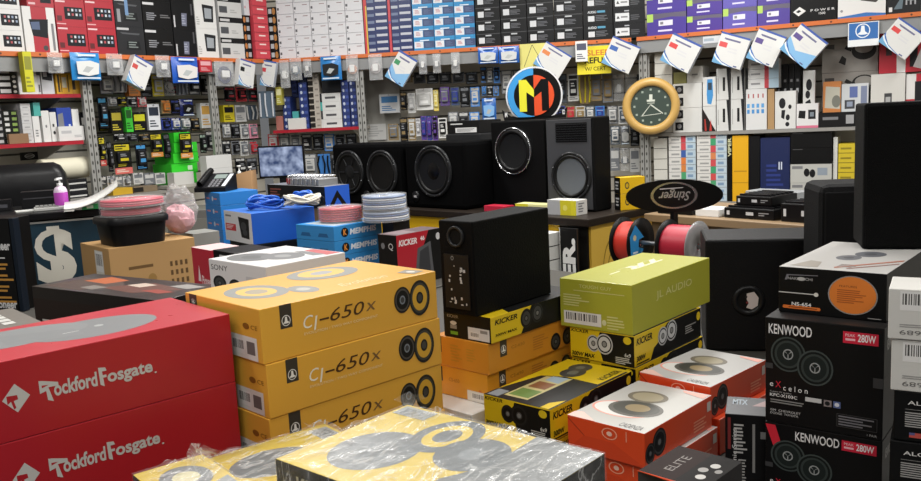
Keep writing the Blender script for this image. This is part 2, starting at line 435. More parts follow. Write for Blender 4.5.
def emblem(u, v, ru, rv, c1, c2):
    return [('o', u, v, ru, rv, .86, c1), ('p', [(u - ru * .75, v - rv * .45), (u - ru * .3, v - rv * .1), (u - ru * .2, v + rv * .7), (u + ru * .2, v + rv * .7), (u + ru * .3, v - rv * .1), (u + ru * .75, v - rv * .45), (u + ru * .2, v - rv * .55), (u - ru * .2, v - rv * .55)], c1)]
def c1_prints():
    R = [('r', .095, .56, .155, 1, JLA)] + emblem(.125, .70, .022, .10, '#E8E6E0', JLA) + [
        ('t', 'C', .21, .46, .262, .70, '#F0EAD8', {'shear': .25}), ('t', '1', .262, .40, .285, .66, '#F0EAD8', {'shear': .25, 'bold': .01}), ('r', .295, .545, .345, .58, '#4A2F12'),
        ('t', '650', .352, .485, .545, .73, '#4A2F12', {'shear': .25}), ('t', 'x', .552, .51, .615, .67, '#7A5A34', {'shear': .2}), ('t', 'EVOLUTION / TWO WAY COMPONENT', .21, .345, .62, .395, '#EAD9A8')]
    R += [('spk', .775, .56, .052, .27, ['#2A2A28', '#4A4640', '#1E1E1C', '#7C838A', '#3A3A3A']), ('spk', .885, .52, .066, .37, ['#2E2F2D', '#3A3A34', '#D2A233', '#2B2B2B', '#3E3E3C'])]
    L = [('r', .06, .76, .17, 1, JLA)] + emblem(.115, .86, .03, .05, '#E8E6E0', JLA) + [('r', .60, .02, .94, .45, '#DDDBD6'), ('bar', .62, .10, .78, .38), ('r', .81, .12, .91, .36, '#6A6866'), ('e', .82, .64, .04, .06, '#8A5A1C'), ('t', 'CE', .88, .60, .96, .68, '#8A5A1C')]
    G = M('#8B8C88', .35)
    T = [('e', .20, .54, .135, .27, G), ('e', .20, .54, .085, .175, '#DDAE4A'), ('e', .20, .54, .05, .09, '#9A8E78'), ('e', .36, .32, .06, .15, G), ('e', .36, .32, .03, .06, '#B5B2A8'), ('e', .655, .72, .19, .24, G), ('e', .655, .74, .125, .16, '#DDAE4A'), ('e', .655, .74, .06, .07, '#96969A'),
         ('t', 'Evolution', .50, .14, .78, .24, '#E9D9A6', {'shear': .3}), ('p', [(.86, .20), (.89, .05), (.97, .08), (.94, .24)], '#8C867A'), ('e', .915, .14, .02, .04, '#CFCBC0')]
    return [('R', R), ('L', L), ('T', T)]
nm = ['amber component speaker carton, topmost of its stack beside the red cartons', 'second amber component speaker carton down in the tall amber stack', 'third amber component speaker carton down in the tall amber stack', 'bottom amber carton of the tall amber stack, behind the wrapped boxes']
for k in range(4):
    dx = (0, .003, .001, .004)[k]
    carton('component_speaker_carton', nm[k], 'box', (-.314 + dx, 1.277), 1.113 - .0882 * (k + 1), 44.2, .37, .241, .0875, AMB, c1_prints(), 'amber component speaker cartons')
# white carton behind the amber stack
carton('shipping_carton', 'brown carton hidden under the white carton behind the amber stack', 'box', (-.44, 1.872), .761, 47, .205, .21, .244, M('#8F7048', .6))
carton('speaker_carton', 'white speaker carton with grey cones just behind the amber carton stack', 'box', (-.436, 1.865), 1.009, 46, .225, .245, .071, M('#DEDCDC', .35),
       [('L', [('t', 'SONY', .04, .66, .34, .84, '#3A3A3C'), ('spk', .18, .22, .12, .26), ('spk', .46, .20, .11, .24), ('r', .66, .35, .9, .6, '#C9C7C9')]), ('T', [('e', .30, .66, .24, .28, '#5E5F61'), ('e', .30, .66, .10, .12, '#4B4C4E'), ('e', .52, .42, .22, .24, '#68696B'), ('e', .52, .42, .08, .1, '#8A8B8D'), ('p', [(.80, .05), (.98, .05), (.98, .5), (.86, .5)], '#B5474B'), ('p', [(.70, .15), (.82, .1), (.84, .5), (.76, .55)], '#737476')])])
# yellow and black coaxial cartons
YEL = M('#DDBD1B', .32); KB = '#141414'
def spokes(u, v, ru, rv):
    return [('e', u, v, ru, rv, '#2A2A2A'), ('o', u, v, ru * .95, rv * .95, .8, '#55565A'), ('tube', u, v, ru * .75, rv * .75, 8, '#8C8E90'), ('e', u, v, ru * .22, rv * .22, '#3C3D3E')]
def kick_prints(silver=False):
    cone = ['#B9BABB', '#19191A', '#C8C9CA', '#3C3C3C', '#8A8A8A'] if silver else ['#1C1C1C', '#2A2A2A', '#101010', '#3A3A3A', '#777777']
    L = [('p', [(.44, .62), (.52, .05), (1, .0), (1, .96), (.48, .96)], KB), ('t', 'KICKER', .02, .86, .30, .97, KB, {'bold': .02, 'shear': .2}), ('spk', .375, .57, .10, .27, cone), ('spk', .55, .60, .13, .33, cone), ('t', '300W MAX', .02, .09, .40, .23, KB, {'bold': .03, 'shear': .2}), ('r', .03, .03, .3, .06, KB),
         ('e', .90, .82, .06, .12, '#D9BC1C'), ('t', '6x9', .86, .30, .95, .42, '#E8E8E4'), ('ln', .72, .05, .96, .28, 4, '#BDBDB8')]
    if silver: L[3:3] = []
    R = [('p', [(.27, .35), (.42, .62), (1, .66), (1, 0), (.22, 0)], KB), ('p', [(.48, .98), (1, .98), (1, .2), (.40, .2), (.36, .7)], KB), ('t', 'KICKER', .03, .66, .25, .88, KB, {'bold': .03, 'shear': .2}), ('spk', .40, .60, .07, .30, cone), ('spk', .53, .66, .08, .34, cone), ('t', '300W', .03, .15, .15, .32, KB, {'bold': .03}), ('r', .03, .06, .2, .10, KB), ('e', .955, .74, .03, .15, '#E2C21F'), ('ln', .74, .3, .92, .6, 4, '#9A9A96')]
    T = [('p', [(.0, .52), (.0, 1), (.12, 1), (.55, .86), (.62, .58), (.60, .0), (.0, .0)], '#2E2F30'), ('p', [(.07, .42), (.07, .78), (.56, .78), (.60, .42)], '#C7BB84'), ('p', [(.10, .45), (.10, .75), (.26, .75), (.26, .45)], '#6E8A4A'), ('p', [(.30, .47), (.30, .73), (.44, .73), (.44, .47)], '#8A5A38'), ('p', [(.46, .47), (.48, .70), (.58, .70), (.60, .47)], '#9FB2BE'),
         ('p', [(.02, .80), (.02, .97), (.15, .97), (.15, .80)], '#8B9298'), ('e', .73, .58, .11, .16, '#3A3A36'), ('e', .86, .62, .10, .15, '#45453F'), ('e', .73, .58, .05, .07, '#6A6A5E'), ('e', .86, .62, .04, .06, '#6A6A5E'), ('t', 'KICKER', .70, .08, .95, .18, '#5E5416', {'bold': .02}), ('p', [(.42, .0), (.62, .0), (.95, .0), (.95, .03), (.5, .05)], '#2E2F30'), ('p', [(.0, .02), (.2, .02), (.1, .14), (0, .14)], YEL)]
    return [('L', L), ('R', R), ('T', T)]
kl = ['yellow and black coaxial speaker carton lying beside the orange cartons, with printed top showing', 'yellow and black carton underneath the one lying beside the orange cartons']
for k in range(2):
    carton('coaxial_speaker_carton', kl[k], 'box', (.139, 1.407), .883 - .0615 * (k + 1), 47.4, .268, .151, .061, YEL, kick_prints(), 'yellow and black speaker cartons')
# orange cartons
ORG = M('#DC4A22', .33)
def org_prints():
    L = [('p', [(.0, .0), (1, .0), (1, .02), (.6, .5), (.22, .5)], '#D24420'), ('p', [(.0, .92), (.22, .49), (.235, .5), (.01, .95)], '#A8361A'), ('o', .56, .74, .10, .17, .84, '#EFA88E'), ('e', .56, .74, .035, .07, '#F0C8B8'), ('r', .77, .62, .78, .92, '#EFA88E')]
    R = [('spk', .20, .52, .095, .40, ['#1F1F20', '#39393A', '#17171A', '#2C2C2E', '#6A6A6C']), ('spk', .07, .34, .065, .30, ['#1F1F20', '#39393A', '#17171A', '#2C2C2E', '#6A6A6C']), ('r', .915, .55, .975, .85, '#D8CFC8'), ('ln', .70, .12, .93, .5, 4, '#F09A7C')]
    T = [('e', .34, .60, .16, .38, '#E79A8A'), ('e', .34, .60, .145, .35, '#DAD8D4'), ('e', .40, .48, .17, .33, '#55524C'), ('e', .41, .48, .14, .28, '#35342F'), ('e', .42, .47, .08, .15, '#8C7A58'), ('e', .68, .57, .13, .25, '#6E6657'), ('e', .68, .57, .10, .19, '#9A9078'), ('t', 'CADENZA', .03, .08, .10, .36, '#4A4A4A', {'rot': -90}), ('p', [(.0, .62), (.12, .90), (.10, 1), (0, 1)], '#E6BDB2'), ('p', [(.88, .02), (.97, .02), (.97, .35), (.93, .3)], '#E8A698')]
    return [('L', L), ('R', R), ('T', T)]
carton('speaker_carton', 'orange speaker carton with light top, nearest of the two on top', 'box', (.276, 1.288), .820, 46.6, .228, .150, .058, ORG, org_prints(), 'orange speaker cartons', cols={'T': M('#BAB8B4', .33)})
carton('speaker_carton', 'orange speaker carton beneath the nearest orange carton', 'box', (.286, 1.287), .761, 46.6, .228, .150, .058, ORG, org_prints(), 'orange speaker cartons', cols={'T': M('#BAB8B4', .33)})
carton('speaker_carton', 'orange speaker carton with light top, farther one, beside the black vinyl enclosure', 'box', (.434, 1.466), .829, 43.8, .212, .150, .0595, ORG, org_prints(), 'orange speaker cartons', cols={'T': M('#BEBCBA', .33)})
carton('speaker_carton', 'orange speaker carton beneath the farther orange carton', 'box', (.449, 1.462), .761, 43.8, .212, .150, .067, ORG, [('L', org_prints()[0][1])], 'orange speaker cartons')
# dark carton and open package at lower right
cx_ = atz(725, 413.5, .906)
carton('radio_carton', 'narrow black carton with white printing, left of the red striped black carton', 'box', (cx_.x, cx_.y), .761, -20, .066, .085, .145, M('#151416', .4), [('R', [('r', .06, .60, .13, .96, '#7A2A2A'), ('ln', .2, .55, .5, .9, 9, '#B8B6B4'), ('t', 'Sonic Series', .16, .38, .26, .84, '#D8D6D4', {'rot': 90}), ('r', .62, .35, .68, .9, '#8A8886'), ('ln', .3, .1, .48, .5, 12, '#A8A6A4'), ('r', .8, .74, .95, .82, '#8A8A8A')]), ('T', [('t', 'MTX', .15, .55, .5, .85, '#9AA6B0', {'bold': .03}), ('p', [(.6, .5), (1, .5), (1, .95)], '#A48A8A')])], cols={'T': M('#5A5B5E', .35)})
px_ = atz(703, 490, .885)
oc = carton('amplifier_carton', 'open dark grey carton with orange inside flap at the lower right edge', 'box', (px_.x, px_.y), .761, 46, .115, .10, .124, M('#3E3C3C', .4), [('R', [('ln', .55, .62, .95, .86, 1, '#8A2A28'), ('ln', .1, .4, .4, .8, 3, '#77706E')]), ('T', [('r', .0, .0, 1, 1, M('#1C1818', .7)), ('r', .0, .45, 1, 1, M('#2E1C1A', .7)), ('t', 'ELITE', .25, .62, .75, .76, '#6A605C'), ('e', .3, .22, .07, .07, '#B5B2AE'), ('e', .5, .3, .07, .07, '#8E8B88'), ('e', .68, .22, .07, .07, '#B5B2AE'), ('e', .55, .1, .06, .05, '#7E7B78')])], bevel=.001)
mb = MB(); mb.prism([(0, 0), (.10, 0), (.07, .05)], (-.001, .10, .126), (0, -1, 0), (-.55, 0, .25), (0.4, 0, .9), .001, ORG); mb.build('flap', oc)
# olive carton stack
OLV = M('#A9A836', .35); OLT = '#CFCE86'
ol = [('L', [('bar', .05, .08, .58, .34), ('e', .62, .18, .03, .06, '#D6D5A8'), ('t', 'TOUGH GUY', .28, .84, .73, .91, OLT), ('r', .20, .77, .9, .785, OLT), ('ln', .05, .44, .42, .70, 5, OLT), ('ln', .66, .05, .9, .34, 5, OLT)]),
      ('R', [('t', 'JL AUDIO', .28, .50, .74, .70, OLT)]), ('T', [('t', 'TR', .42, .46, .82, .62, '#DEDDB2', {'rot': 180, 'shear': .4, 'bold': .05}), ('r', .22, .55, .34, .575, '#DEDDB2'), ('r', .34, .62, .76, .625, '#DEDDB2')])]
JX, JY = .326, 1.609
carton('speaker_carton', 'large olive green speaker carton on top of the yellow and black cartons', 'box', (JX, JY), .951, 48.6, .343, .1685, .1005, OLV, ol, cols={'T': M('#B9B94C', .28)})
carton('coaxial_speaker_carton', 'yellow and black carton with silver cones directly under the olive carton', 'box', (JX + .002, JY), .886, 48.0, .285, .150, .0645, YEL, kick_prints(True), 'yellow and black speaker cartons')
carton('coaxial_speaker_carton', 'yellow and black carton second below the olive carton', 'box', (JX + .004, JY), .824, 47.6, .285, .150, .0615, YEL, kick_prints(), 'yellow and black speaker cartons')
carton('coaxial_speaker_carton', 'yellow and black carton lowest in the pile under the olive carton', 'box', (JX + .004, JY), .761, 47.6, .285, .150, .062, YEL, kick_prints(), 'yellow and black speaker cartons')
# amber pair, black carton, small subwoofer
carton('shipping_carton', 'plain white carton under the two plain amber cartons', 'box', (.004, 1.522), .761, 45, .22, .20, .0775, M('#D8D6D2', .45))
def amb_prints():
    return [('L', [('r', .05, .45, .13, .98, JLA)] + emblem(.09, .68, .03, .14, '#E8E6E0', JLA) + [('ln', .3, .2, .52, .8, 6, '#C08A2A'), ('ln', .6, .3, .8, .75, 5, '#C08A2A')]), ('R', [('r', .10, .45, .16, .98, JLA)] + emblem(.13, .68, .022, .14, '#E8E6E0', JLA) + [('t', 'C2-650', .2, .60, .32, .70, '#A06A1C'), ('ln', .4, .25, .55, .75, 6, '#B8762A'), ('ln', .7, .25, .9, .7, 5, '#B8762A'), ('spk', .62, .3, .05, .3), ('spk', .74, .35, .05, .3)])]
carton('component_speaker_carton', 'plain amber carton directly under the black and yellow carton with barcode', 'box', (.042, 1.5635), .900, 46.6, .34, .143, .0605, AMB2, amb_prints(), 'plain amber cartons')
carton('component_speaker_carton', 'plain amber carton at the bottom of the pile under the small black subwoofer', 'box', (.038, 1.5695), .8395, 46.6, .34, .143, .0600, M('#D9982C', .36), [('L', [('r', .08, .45, .16, .95, JLA), ('t', 'C5-650', .28, .5, .48, .62, '#A06A1C'), ('e', .86, .35, .03, .08, '#D0701C'), ('r', .62, .0, .98, .35, '#DDDBD6'), ('bar', .7, .04, .95, .3)]), ('R', amb_prints()[1][1])], 'plain amber cartons')
carton('coaxial_speaker_carton', 'black and yellow carton with white barcode label under the small black subwoofer', 'box', (.0485, 1.563), .961, 47, .30, .122, .051, YEL, [('L', [('r', 0, 0, 1, 1, KB), ('r', .52, .05, .97, .52, '#D8D8DA'), ('bar', .57, .1, .75, .35), ('r', .78, .34, .93, .46, '#8C8C8C'), ('t', 'KICKER', .08, .78, .32, .90, '#A8A8A8'), ('e', .21, .58, .07, .08, '#C9C9C9'), ('r', .14, .35, .28, .5, '#8A8A8A'), ('r', .14, .12, .3, .25, '#6BA82C')]),
   ('R', [('p', [(.30, 0), (.42, 1), (1, 1), (1, 0)], KB), ('t', 'KICKER', .04, .66, .27, .86, KB, {'bold': .03, 'shear': .2}), ('spk', .36, .55, .06, .38), ('spk', .48, .62, .06, .38, ['#303234', '#1a1a1a', '#3a3c3e', '#222', '#777777'] if False else ['#303234', '#1A1A1A', '#3A3C3E', '#222222', '#777777']), ('t', '300W MAX', .04, .22, .26, .32, KB, {'bold': .02})]), ('T', [('p', [(.18, 0), (.30, .55), (.36, 1), (1, 1), (1, 0)], KB), ('r', .3, .5, .9, .53, '#9AA83A')])])
BOX = M('#0A0A0B', .7, 0, .2, .25, 240)
def ring(mb, c, ax, r, mat, t=.006, h=.01, seg=40):
    mb.lathe([(r - t, 0), (r - t, h), (r - t * .5, h * 1.3), (r, h), (r, 0)], c, ax, mat, seg)
sb = empty('subwoofer', 'small upright black subwoofer box on the black and yellow carton', 'subwoofer', (.023, 1.572, 1.0125), radians(48.1))
mb = MB(); mb.box(0, 0, 0, .2435, .0866, .1825, BOX, .003); mb.layer = 0
mb.build('cabinet', sb)
mb = MB(); c = (0, .042, .1525); ring(mb, c, (-1, 0, 0), .0205, M('#2C2D2F', .35), .005, .004)
mb.lathe([(.0155, .0012), (.0001, .0012)], c, (-1, 0, 0), M('#020202', .9)); mb.build('port', sb)
mb = MB(); mb.box(-.002, .012, .012, -.0003, .075, .118, M('#17171A', .45)); mb.layer = 0
f_ = (Vector((-.002, .075, .012)), Vector((0, -.063, 0)), Vector((0, 0, .106)), Vector((-1, 0, 0)))
pr = [('o', .35, .93, .06, .04, .6, '#77787A')]
rr = random.Random(3)
for i in range(22):
    u = rr.choice([.18, .22, .40, .62, .66, .80]) + rr.uniform(-.04, .04); v = rr.uniform(.06, .78); w_ = rr.uniform(.03, .09); h_ = rr.uniform(.015, .06)
    pr.append(('r', u, v, u + w_, v + h_, '#B4B4B6'))
mb.prints(f_, pr); mb.build('amplifier_panel', sb)
# ------------------------------------------------------------------ film wrapped yellow cartons at the bottom edge
def wrapped(label, P, yaw, L, Wd, zt, H, T, faces, seed, group='film wrapped yellow speaker cartons', wrap=True):
    o = carton('component_speaker_carton', label, 'box', P, zt - H, yaw, L, Wd, H, M('#C8AC22', .35), [('T', T)] + faces, group)
    if not wrap: return o
    rr = random.Random(seed); mb = MB(); n = 22; m_ = 26
    vs = []
    for j in range(m_ + 1):
        for i in range(n + 1):
            x = -.0012 + (L + .0024) * i / n; y = -.0012 + (Wd + .0024) * j / m_
            e = min(i, n - i, j, m_ - j)
            h = .0018 + (abs(rr.gauss(0, .0014)) if e > 0 else 0) + .0045 * max(0, sin(9 * x / L + 7 * y / Wd + seed)) ** 6
            vs.append((x, y, H + h))
    fs = [(j * (n + 1) + i, j * (n + 1) + i + 1, (j + 1) * (n + 1) + i + 1, (j + 1) * (n + 1) + i) for j in range(m_) for i in range(n)]
    mb.add(vs, fs, CLEAR, True)
    # loose gathered peak of film and side skirts
    mb.add([(-.0012, -.0012, H + .0018), (-.0012, Wd + .0012, H + .0018), (-.0015, Wd + .0012, .004), (-.0015, -.0012, .004)], [(0, 1, 2, 3)], CLEAR)
    mb.add([(-.0012, -.0012, H + .0018), (L + .0012, -.0012, H + .0018), (L + .0012, -.0015, .004), (-.0012, -.0015, .004)], [(0, 1, 2, 3)], CLEAR)
    for q in range(7):
        cx, cy = L * rr.uniform(.75, 1.0), Wd * rr.uniform(.78, 1.0); a = rr.uniform(0, 6.28); r = rr.uniform(.015, .05); hh = rr.uniform(.003, .008) if zt < .95 else rr.uniform(.006, .022)
        mb.add([(cx - r * cos(a), cy - r * sin(a), H + .002), (cx + r * cos(a), cy + r * sin(a), H + .002), (cx + r * .3 * cos(a + .4), cy + r * .3 * sin(a + .4), H + hh), (cx - r * .3 * cos(a - .5), cy - r * .3 * sin(a - .5), H + hh * .8)], [(0, 1, 2, 3)], CLEAR, True)
    mb.build('plastic_wrap', o)
    return o
GR = M('#5E6468', .3)
TB = [('e', .38, .74, .27, .17, GR), ('e', .38, .74, .10, .06, '#6E7478'), ('e', .74, .60, .25, .13, GR), ('e', .74, .60, .17, .085, '#C8AC22'), ('e', .74, .60, .10, .05, GR), ('e', .62, .40, .22, .14, GR), ('e', .62, .40, .08, .05, '#70767A'), ('p', [(0, .34), (.30, .36), (.55, .28), (1, .30), (1, 0), (0, 0)], M('#6A6E70', .3)), ('p', [(.84, .80), (.97, .80), (.97, .98), (.84, .98)], '#8A8F92'), ('t', 'KICKER', .85, .82, .95, .96, '#5B5F61', {'rot': 90, 'bold': .03})]
FS = [('L', [('r', 0, 0, 1, 1, '#191816'), ('t', 'KICKER', .12, .35, .40, .8, '#B8B29A', {'bold': .03})]), ('E', [('r', 0, 0, 1, .2, '#191816'), ('p', [(0, .0), (.5, 0), (.35, 1), (0, 1)], '#191816'), ('t', 'KICKER', .08, .3, .5, .8, '#C8AC22', {'bold': .04})]), ('R', [('r', 0, 0, 1, 1, '#191816')])]
wrapped('film wrapped yellow carton with grey cones, nearest the camera at bottom centre', (.004, .736), 49, .2195, .305, 1.0105, .061, TB, FS, 2)
TA = [('e', .36, .72, .30, .16, GR), ('e', .72, .60, .20, .11, GR), ('e', .72, .60, .13, .07, '#C8AC22'), ('p', [(.82, .66), (.97, .66), (.97, .95), (.82, .95)], '#8A8F92'), ('t', 'KICKER', .84, .70, .95, .92, '#5B5F61', {'rot': 90, 'bold': .03}), ('t', 'KICKER', .03, .74, .08, .94, '#8A7A22', {'rot': -90}), ('p', [(0, 0), (1, 0), (1, .3), (0, .34)], M('#6A6E70', .3))]
for k in range(3):
    wrapped(['film wrapped yellow carton under the left end of the nearest wrapped carton', 'second carton down below the left wrapped yellow carton', 'lowest carton below the left wrapped yellow carton'][k], (-.202, .909), 39, .200, .280, (.9350, .8745, .8165)[k], .0570, TA, FS, 5, wrap=(k == 0))
for k in range(3):
    wrapped(['yellow carton supporting the right end of the nearest wrapped carton', 'middle yellow carton under the right end of the nearest wrapped carton', 'lowest yellow carton under the right end of the nearest wrapped carton'][k], (.012, .748), 49, .190, .10, (.9350, .8745, .8165)[k], .0570, [], FS, 6, wrap=False)
c_ = Vector((-.43, 1.027, 0)) - Vector((-.629, .777, 0)) * .20
for k in range(3):
    wrapped(['small film wrapped yellow carton at bottom left in front of the red cartons', 'middle carton under the small wrapped carton at bottom left', 'lowest carton under the small wrapped carton at bottom left'][k], (c_.x, c_.y), 39, .092, .20, .962 - .067 * k, .066, [('e', .5, .70, .34, .2, GR), ('e', .5, .70, .18, .1, '#C9C29A'), ('p', [(.7, .3), (.95, .3), (.95, .55), (.7, .5)], '#8A8F92')], FS, 9, wrap=(k == 0))
# ------------------------------------------------------------------ right hand stack
KNB = M('#171617', .33)
def ken_prints(stripe):
    tx = .27 if stripe else .03
    R = [('t', 'KENWOOD', tx, .85, tx + .38, .945, '#E4E2E2', {'bold': .012}), ('r', .67, .84, .955, .945, '#D01F3C'), ('t', '280W', .79, .86, .935, .93, '#F2EDED', {'bold': .02}), ('t', 'PEAK', .69, .90, .77, .925, '#F2D0D4'), ('r', .69, .865, .77, .885, '#F2B8C0')]
    if stripe: R.append(('p', [(.0, .98), (.09, .98), (.17, .70), (.09, .70)], '#D02538'))
    for (u, v) in ((.205, .67), (.44, .575)):
        R += [('e', u, v, .155, .165, '#3E4644'), ('e', u, v, .14, .15, '#191D1C'), ('e', u, v, .12, .13, '#313937'), ('e', u, v, .10, .11, '#262D2B'), ('o', u, v, .046, .05, .78, '#9A9C9C'), ('r', u - .004, v - .045, u + .004, v, '#9A9C9C'), ('p', [(u, v), (u + .035, v + .025), (u + .03, v + .032)], '#9A9C9C'), ('p', [(u, v), (u - .035, v + .025), (u - .03, v + .032)], '#9A9C9C')]
    R += [('r', 0, .52, .07, .57, '#3A3A3C'), ('t', 'e', .045, .35, .075, .385, '#E8E6E4'), ('t', 'X', .095, .345, .145, .405, '#D02538'), ('t', 'c e l o n', .165, .325, .38, .375, '#E8E6E4'), ('t', 'Custom Fit Speaker', .045, .292, .24, .308, '#C8C6C4'), ('t', 'KFC-X103C', .045, .255, .29, .285, '#E0DEDC', {'bold': .02}), ('ln', .05, .19, .38, .235, 2, '#8A8886'),
          ('r', .36, .255, .50, .295, '#C9C7C6'), ('r', .52, .235, .585, .295, '#8A7E7E'), ('r', .60, .235, .66, .295, '#5A6A9A'), ('e', .55, .265, .022, .02, '#2A2A2A'), ('e', .63, .265, .02, .018, '#D8D8E0'), ('t', 'GM  CHEVROLET', .05, .115, .32, .135, '#C8C6C4'), ('t', 'DODGE  TOYOTA', .05, .085, .30, .105, '#C8C6C4'), ('r', .63, .07, .96, .19, '#4A4848'), ('r', .634, .074, .956, .186, '#171617'), ('ln', .645, .08, .95, .18, 4, '#77757A'), ('r', .92, .47, 1, .56, '#3C3B3C'), ('t', '1 PAIR', .88, .025, .96, .045, '#A8A6A4')]
    return [('R', R), ('E', [('t', 'KENWOOD', .25, .78, .9, .88, '#C8C6C4', {'bold': .02}), ('r', 0, .48, .5, .56, '#3C3B3C')]), ('T', [('r', 0, 0, 1, 1, '#2A2828')])]
carton('coaxial_speaker_carton', 'black square speaker carton with red wattage tag, upper of the two facing ones', 'box', (.450, 1.239), .909, -38, .163, .075, .162, KNB, ken_prints(False), 'black square speaker cartons')
carton('coaxial_speaker_carton', 'black square speaker carton with a red corner stripe, lower one at bottom right', 'box', (.4505, 1.239), .761, -38, .163, .075, .147, KNB, ken_prints(True), 'black square speaker cartons')
bk = Vector((.450, 1.239, 0)) + Vector((.616, .788, 0)) * .08
carton('amplifier_carton', 'plain black carton standing behind the two square speaker cartons', 'box', (bk.x, bk.y), .761, -38, .15, .18, .308, M('#131313', .5))
ns = [('R', [('o', .70, .50, .225, .405, .95, '#8C8A88'), ('e', .70, .50, .213, .385, '#D97A2E'), ('t', 'FEATURES', .58, .66, .74, .70, '#6A2A10'), ('ln', .56, .32, .84, .62, 7, '#A8541E'), ('p', [(.06, .72), (.08, .84), (.38, .86), (.38, .845), (.10, .82), (.08, .72)], '#77757A'), ('t', 'NAKAMICHI', .09, .73, .33, .79, '#9A9896', {'bold': .02}), ('e', .22, .76, .04, .04, '#B5B3B0'), ('r', 0, .435, .36, .455, '#C9C7C4'), ('e', .365, .445, .022, .045, '#D8D4CC'), ('t', 'NS-654', .13, .17, .32, .25, '#E4E2E0', {'bold': .02}), ('p', [(.05, .10), (.40, .10), (.41, .13), (.40, .17), (.05, .17), (.04, .13)], '#D9702A'), ('ln', .1, .12, .38, .15, 1, '#4A2010'), ('r', .84, .05, .96, .065, '#A8A6A4')]),
      ('T', [('e', .46, .42, .12, .09, '#6A6B70'), ('e', .46, .42, .05, .035, '#4A4B50'), ('e', .60, .58, .15, .10, '#5E6066'), ('e', .60, .58, .06, .04, '#45474C'), ('p', [(.08, .05), (.35, .05), (.30, .22), (.18, .25)], '#A29A90'), ('p', [(.5, .06), (.98, .40), (.98, .44), (.48, .09)], '#B06A52'), ('p', [(.62, .06), (.98, .30), (.98, .32), (.60, .07)], '#8A4A3A'), ('ln', .5, .1, .7, .2, 3, '#9A8A86')])]
carton('speaker_carton', 'black and white speaker carton with orange disc on the square black cartons', 'box', (.480, 1.266), 1.0715, -40.3, .151, .262, .0705, M('#111112', .35), ns, cols={'T': M('#C9C7C4', .32)})
# white and black cartons at the right edge
rt = aty(889, 480, 1.05)
zz = .761
specs = [('black radio carton at the very bottom of the right edge stack', .059, 'k'), ('black radio carton with white list and small flag, second lowest at right edge', .0605, 'k'), ('black radio carton with white list and small flag, middle one at right edge', .068, 'k'), ('black radio carton with white list and small flag, just below the white cartons', .067, 'k'), ('white carton with upside down barcode, lower of the two at right edge', .068, 'w'), ('white carton with upside down barcode, topmost at right edge', .066, 'w')]
for k, (lb, h, t) in enumerate(specs):
    if t == 'k':
        pr = [('R', [('t', 'ALG-1609', .12, .74, .55, .82, '#D8D6D4', {'bold': .01}), ('r', .1, .64, .6, .65, '#8A8886'), ('ln', .1, .28, .55, .6, 7, '#A8A6A4'), ('r', .14, .08, .26, .18, '#C05048'), ('r', .14, .13, .19, .18, '#5A5A8A'), ('r', .30, .11, .42, .14, '#A8A6A4')])]
        col = M('#121213', .35); dx = .004 * (k % 2)
    else:
        pr = [('R', [('bar', .10, .58, .44, .96), ('t', '390-689', .10, .10, .52, .19, '#6A6866', {'rot': 180}), ('ln', .1, .24, .5, .32, 2, '#9A9896'), ('t', '390-689', .58, .10, .95, .19, '#6A6866', {'rot': 180})])]
        col = M('#D2D0CB', .45); dx = -.006 if k == 5 else -.001
    carton('radio_carton', lb, 'box', (rt.x + dx, rt.y), zz, -30, .13, .082, h - .001, col, pr, 'cartons stacked at the right edge')
    zz += h
# ------------------------------------------------------------------ subwoofers on the counter
CO = Vector((.560, 3.68, 0)); CY = 45.5
CA = Vector((cos(radians(CY)), sin(radians(CY)), 0)); CB = Vector((-CA.y, CA.x, 0))
def cpt(x, y, z=0.0):
    p = CO + CA * x + CB * y
    return Vector((p.x, p.y, z))
CONE = M('#161718', .5, 0, .4); RUB = M('#0E0E0F', .45); CHR = M('#B9BABC', .2, .9); CARPET = M('#080809', .9, 0, .12, .5, 300); DKG = M('#3C3D40', .4)
def woofer(parent, c, r, depth=.030, cap=None, cone=None, chrome=False, name='woofer', ribs=0):
    mb = MB(); ax = (-1, 0, 0)
    q_ = .965 if chrome else .90
    mb.lathe([(r, 0), (r, .010), (r * q_, .012), (r * q_ - .001, .006)], c, ax, CHR if chrome else M('#2A2B2D', .35), 44)
    mb.lathe([(r * q_ - .001, .006), (r * .86, .013), (r * .80, .014), (r * .74, .008), (r * .72, .003)], c, ax, RUB, 44)
    mb.lathe([(r * .73, .006), (r * .55, .0035), (r * .32, .0015)], c, ax, cone or CONE, 44)
    if cap == 'flat': mb.lathe([(r * .33, .0015), (r * .12, .0005), (.0005, .0004)], c, ax, cone or CONE, 30)
    else: mb.lathe([(r * .33, .0015), (r * .30, .004), (r * .16, .0065), (.0005, .007)], c, ax, cap or M('#1B1C1E', .45), 30)
    for i in range(ribs):
        t = 2 * pi * i / ribs
        d = Vector((0, cos(t), sin(t)))
        mb.tube([Vector(c) + d * (r * .34) + Vector((-.004, 0, 0)), Vector(c) + d * (r * .70) + Vector((-.0065, 0, 0))], .004, M('#2B2C2F', .35), 5)
    for i in range(8):
        t = 2 * pi * (i + .5) / 8
        d = Vector((0, cos(t), sin(t))) * (r * .95)
        mb.lathe([(.0035, 0), (.0035, .0135), (.0001, .0145)], Vector(c) + d, ax, M('#55565A', .3, .6), 8)
    return mb.build(name, parent)
def cabinet(label, x, y, L, Wd, H, mat, z=.9205, name='subwoofer', bevel=.02):
    p = cpt(x, y)
    t = empty(name, label, 'subwoofer', (p.x, p.y, z), radians(CY))
    mb = MB(); mb.box(0, 0, 0, L, Wd, H, mat, bevel); mb.build('cabinet', t)
    return t
t = cabinet('long black subwoofer box with two round woofers, leftmost on the counter', .04, 1.245, .25, .60, .345, CARPET)
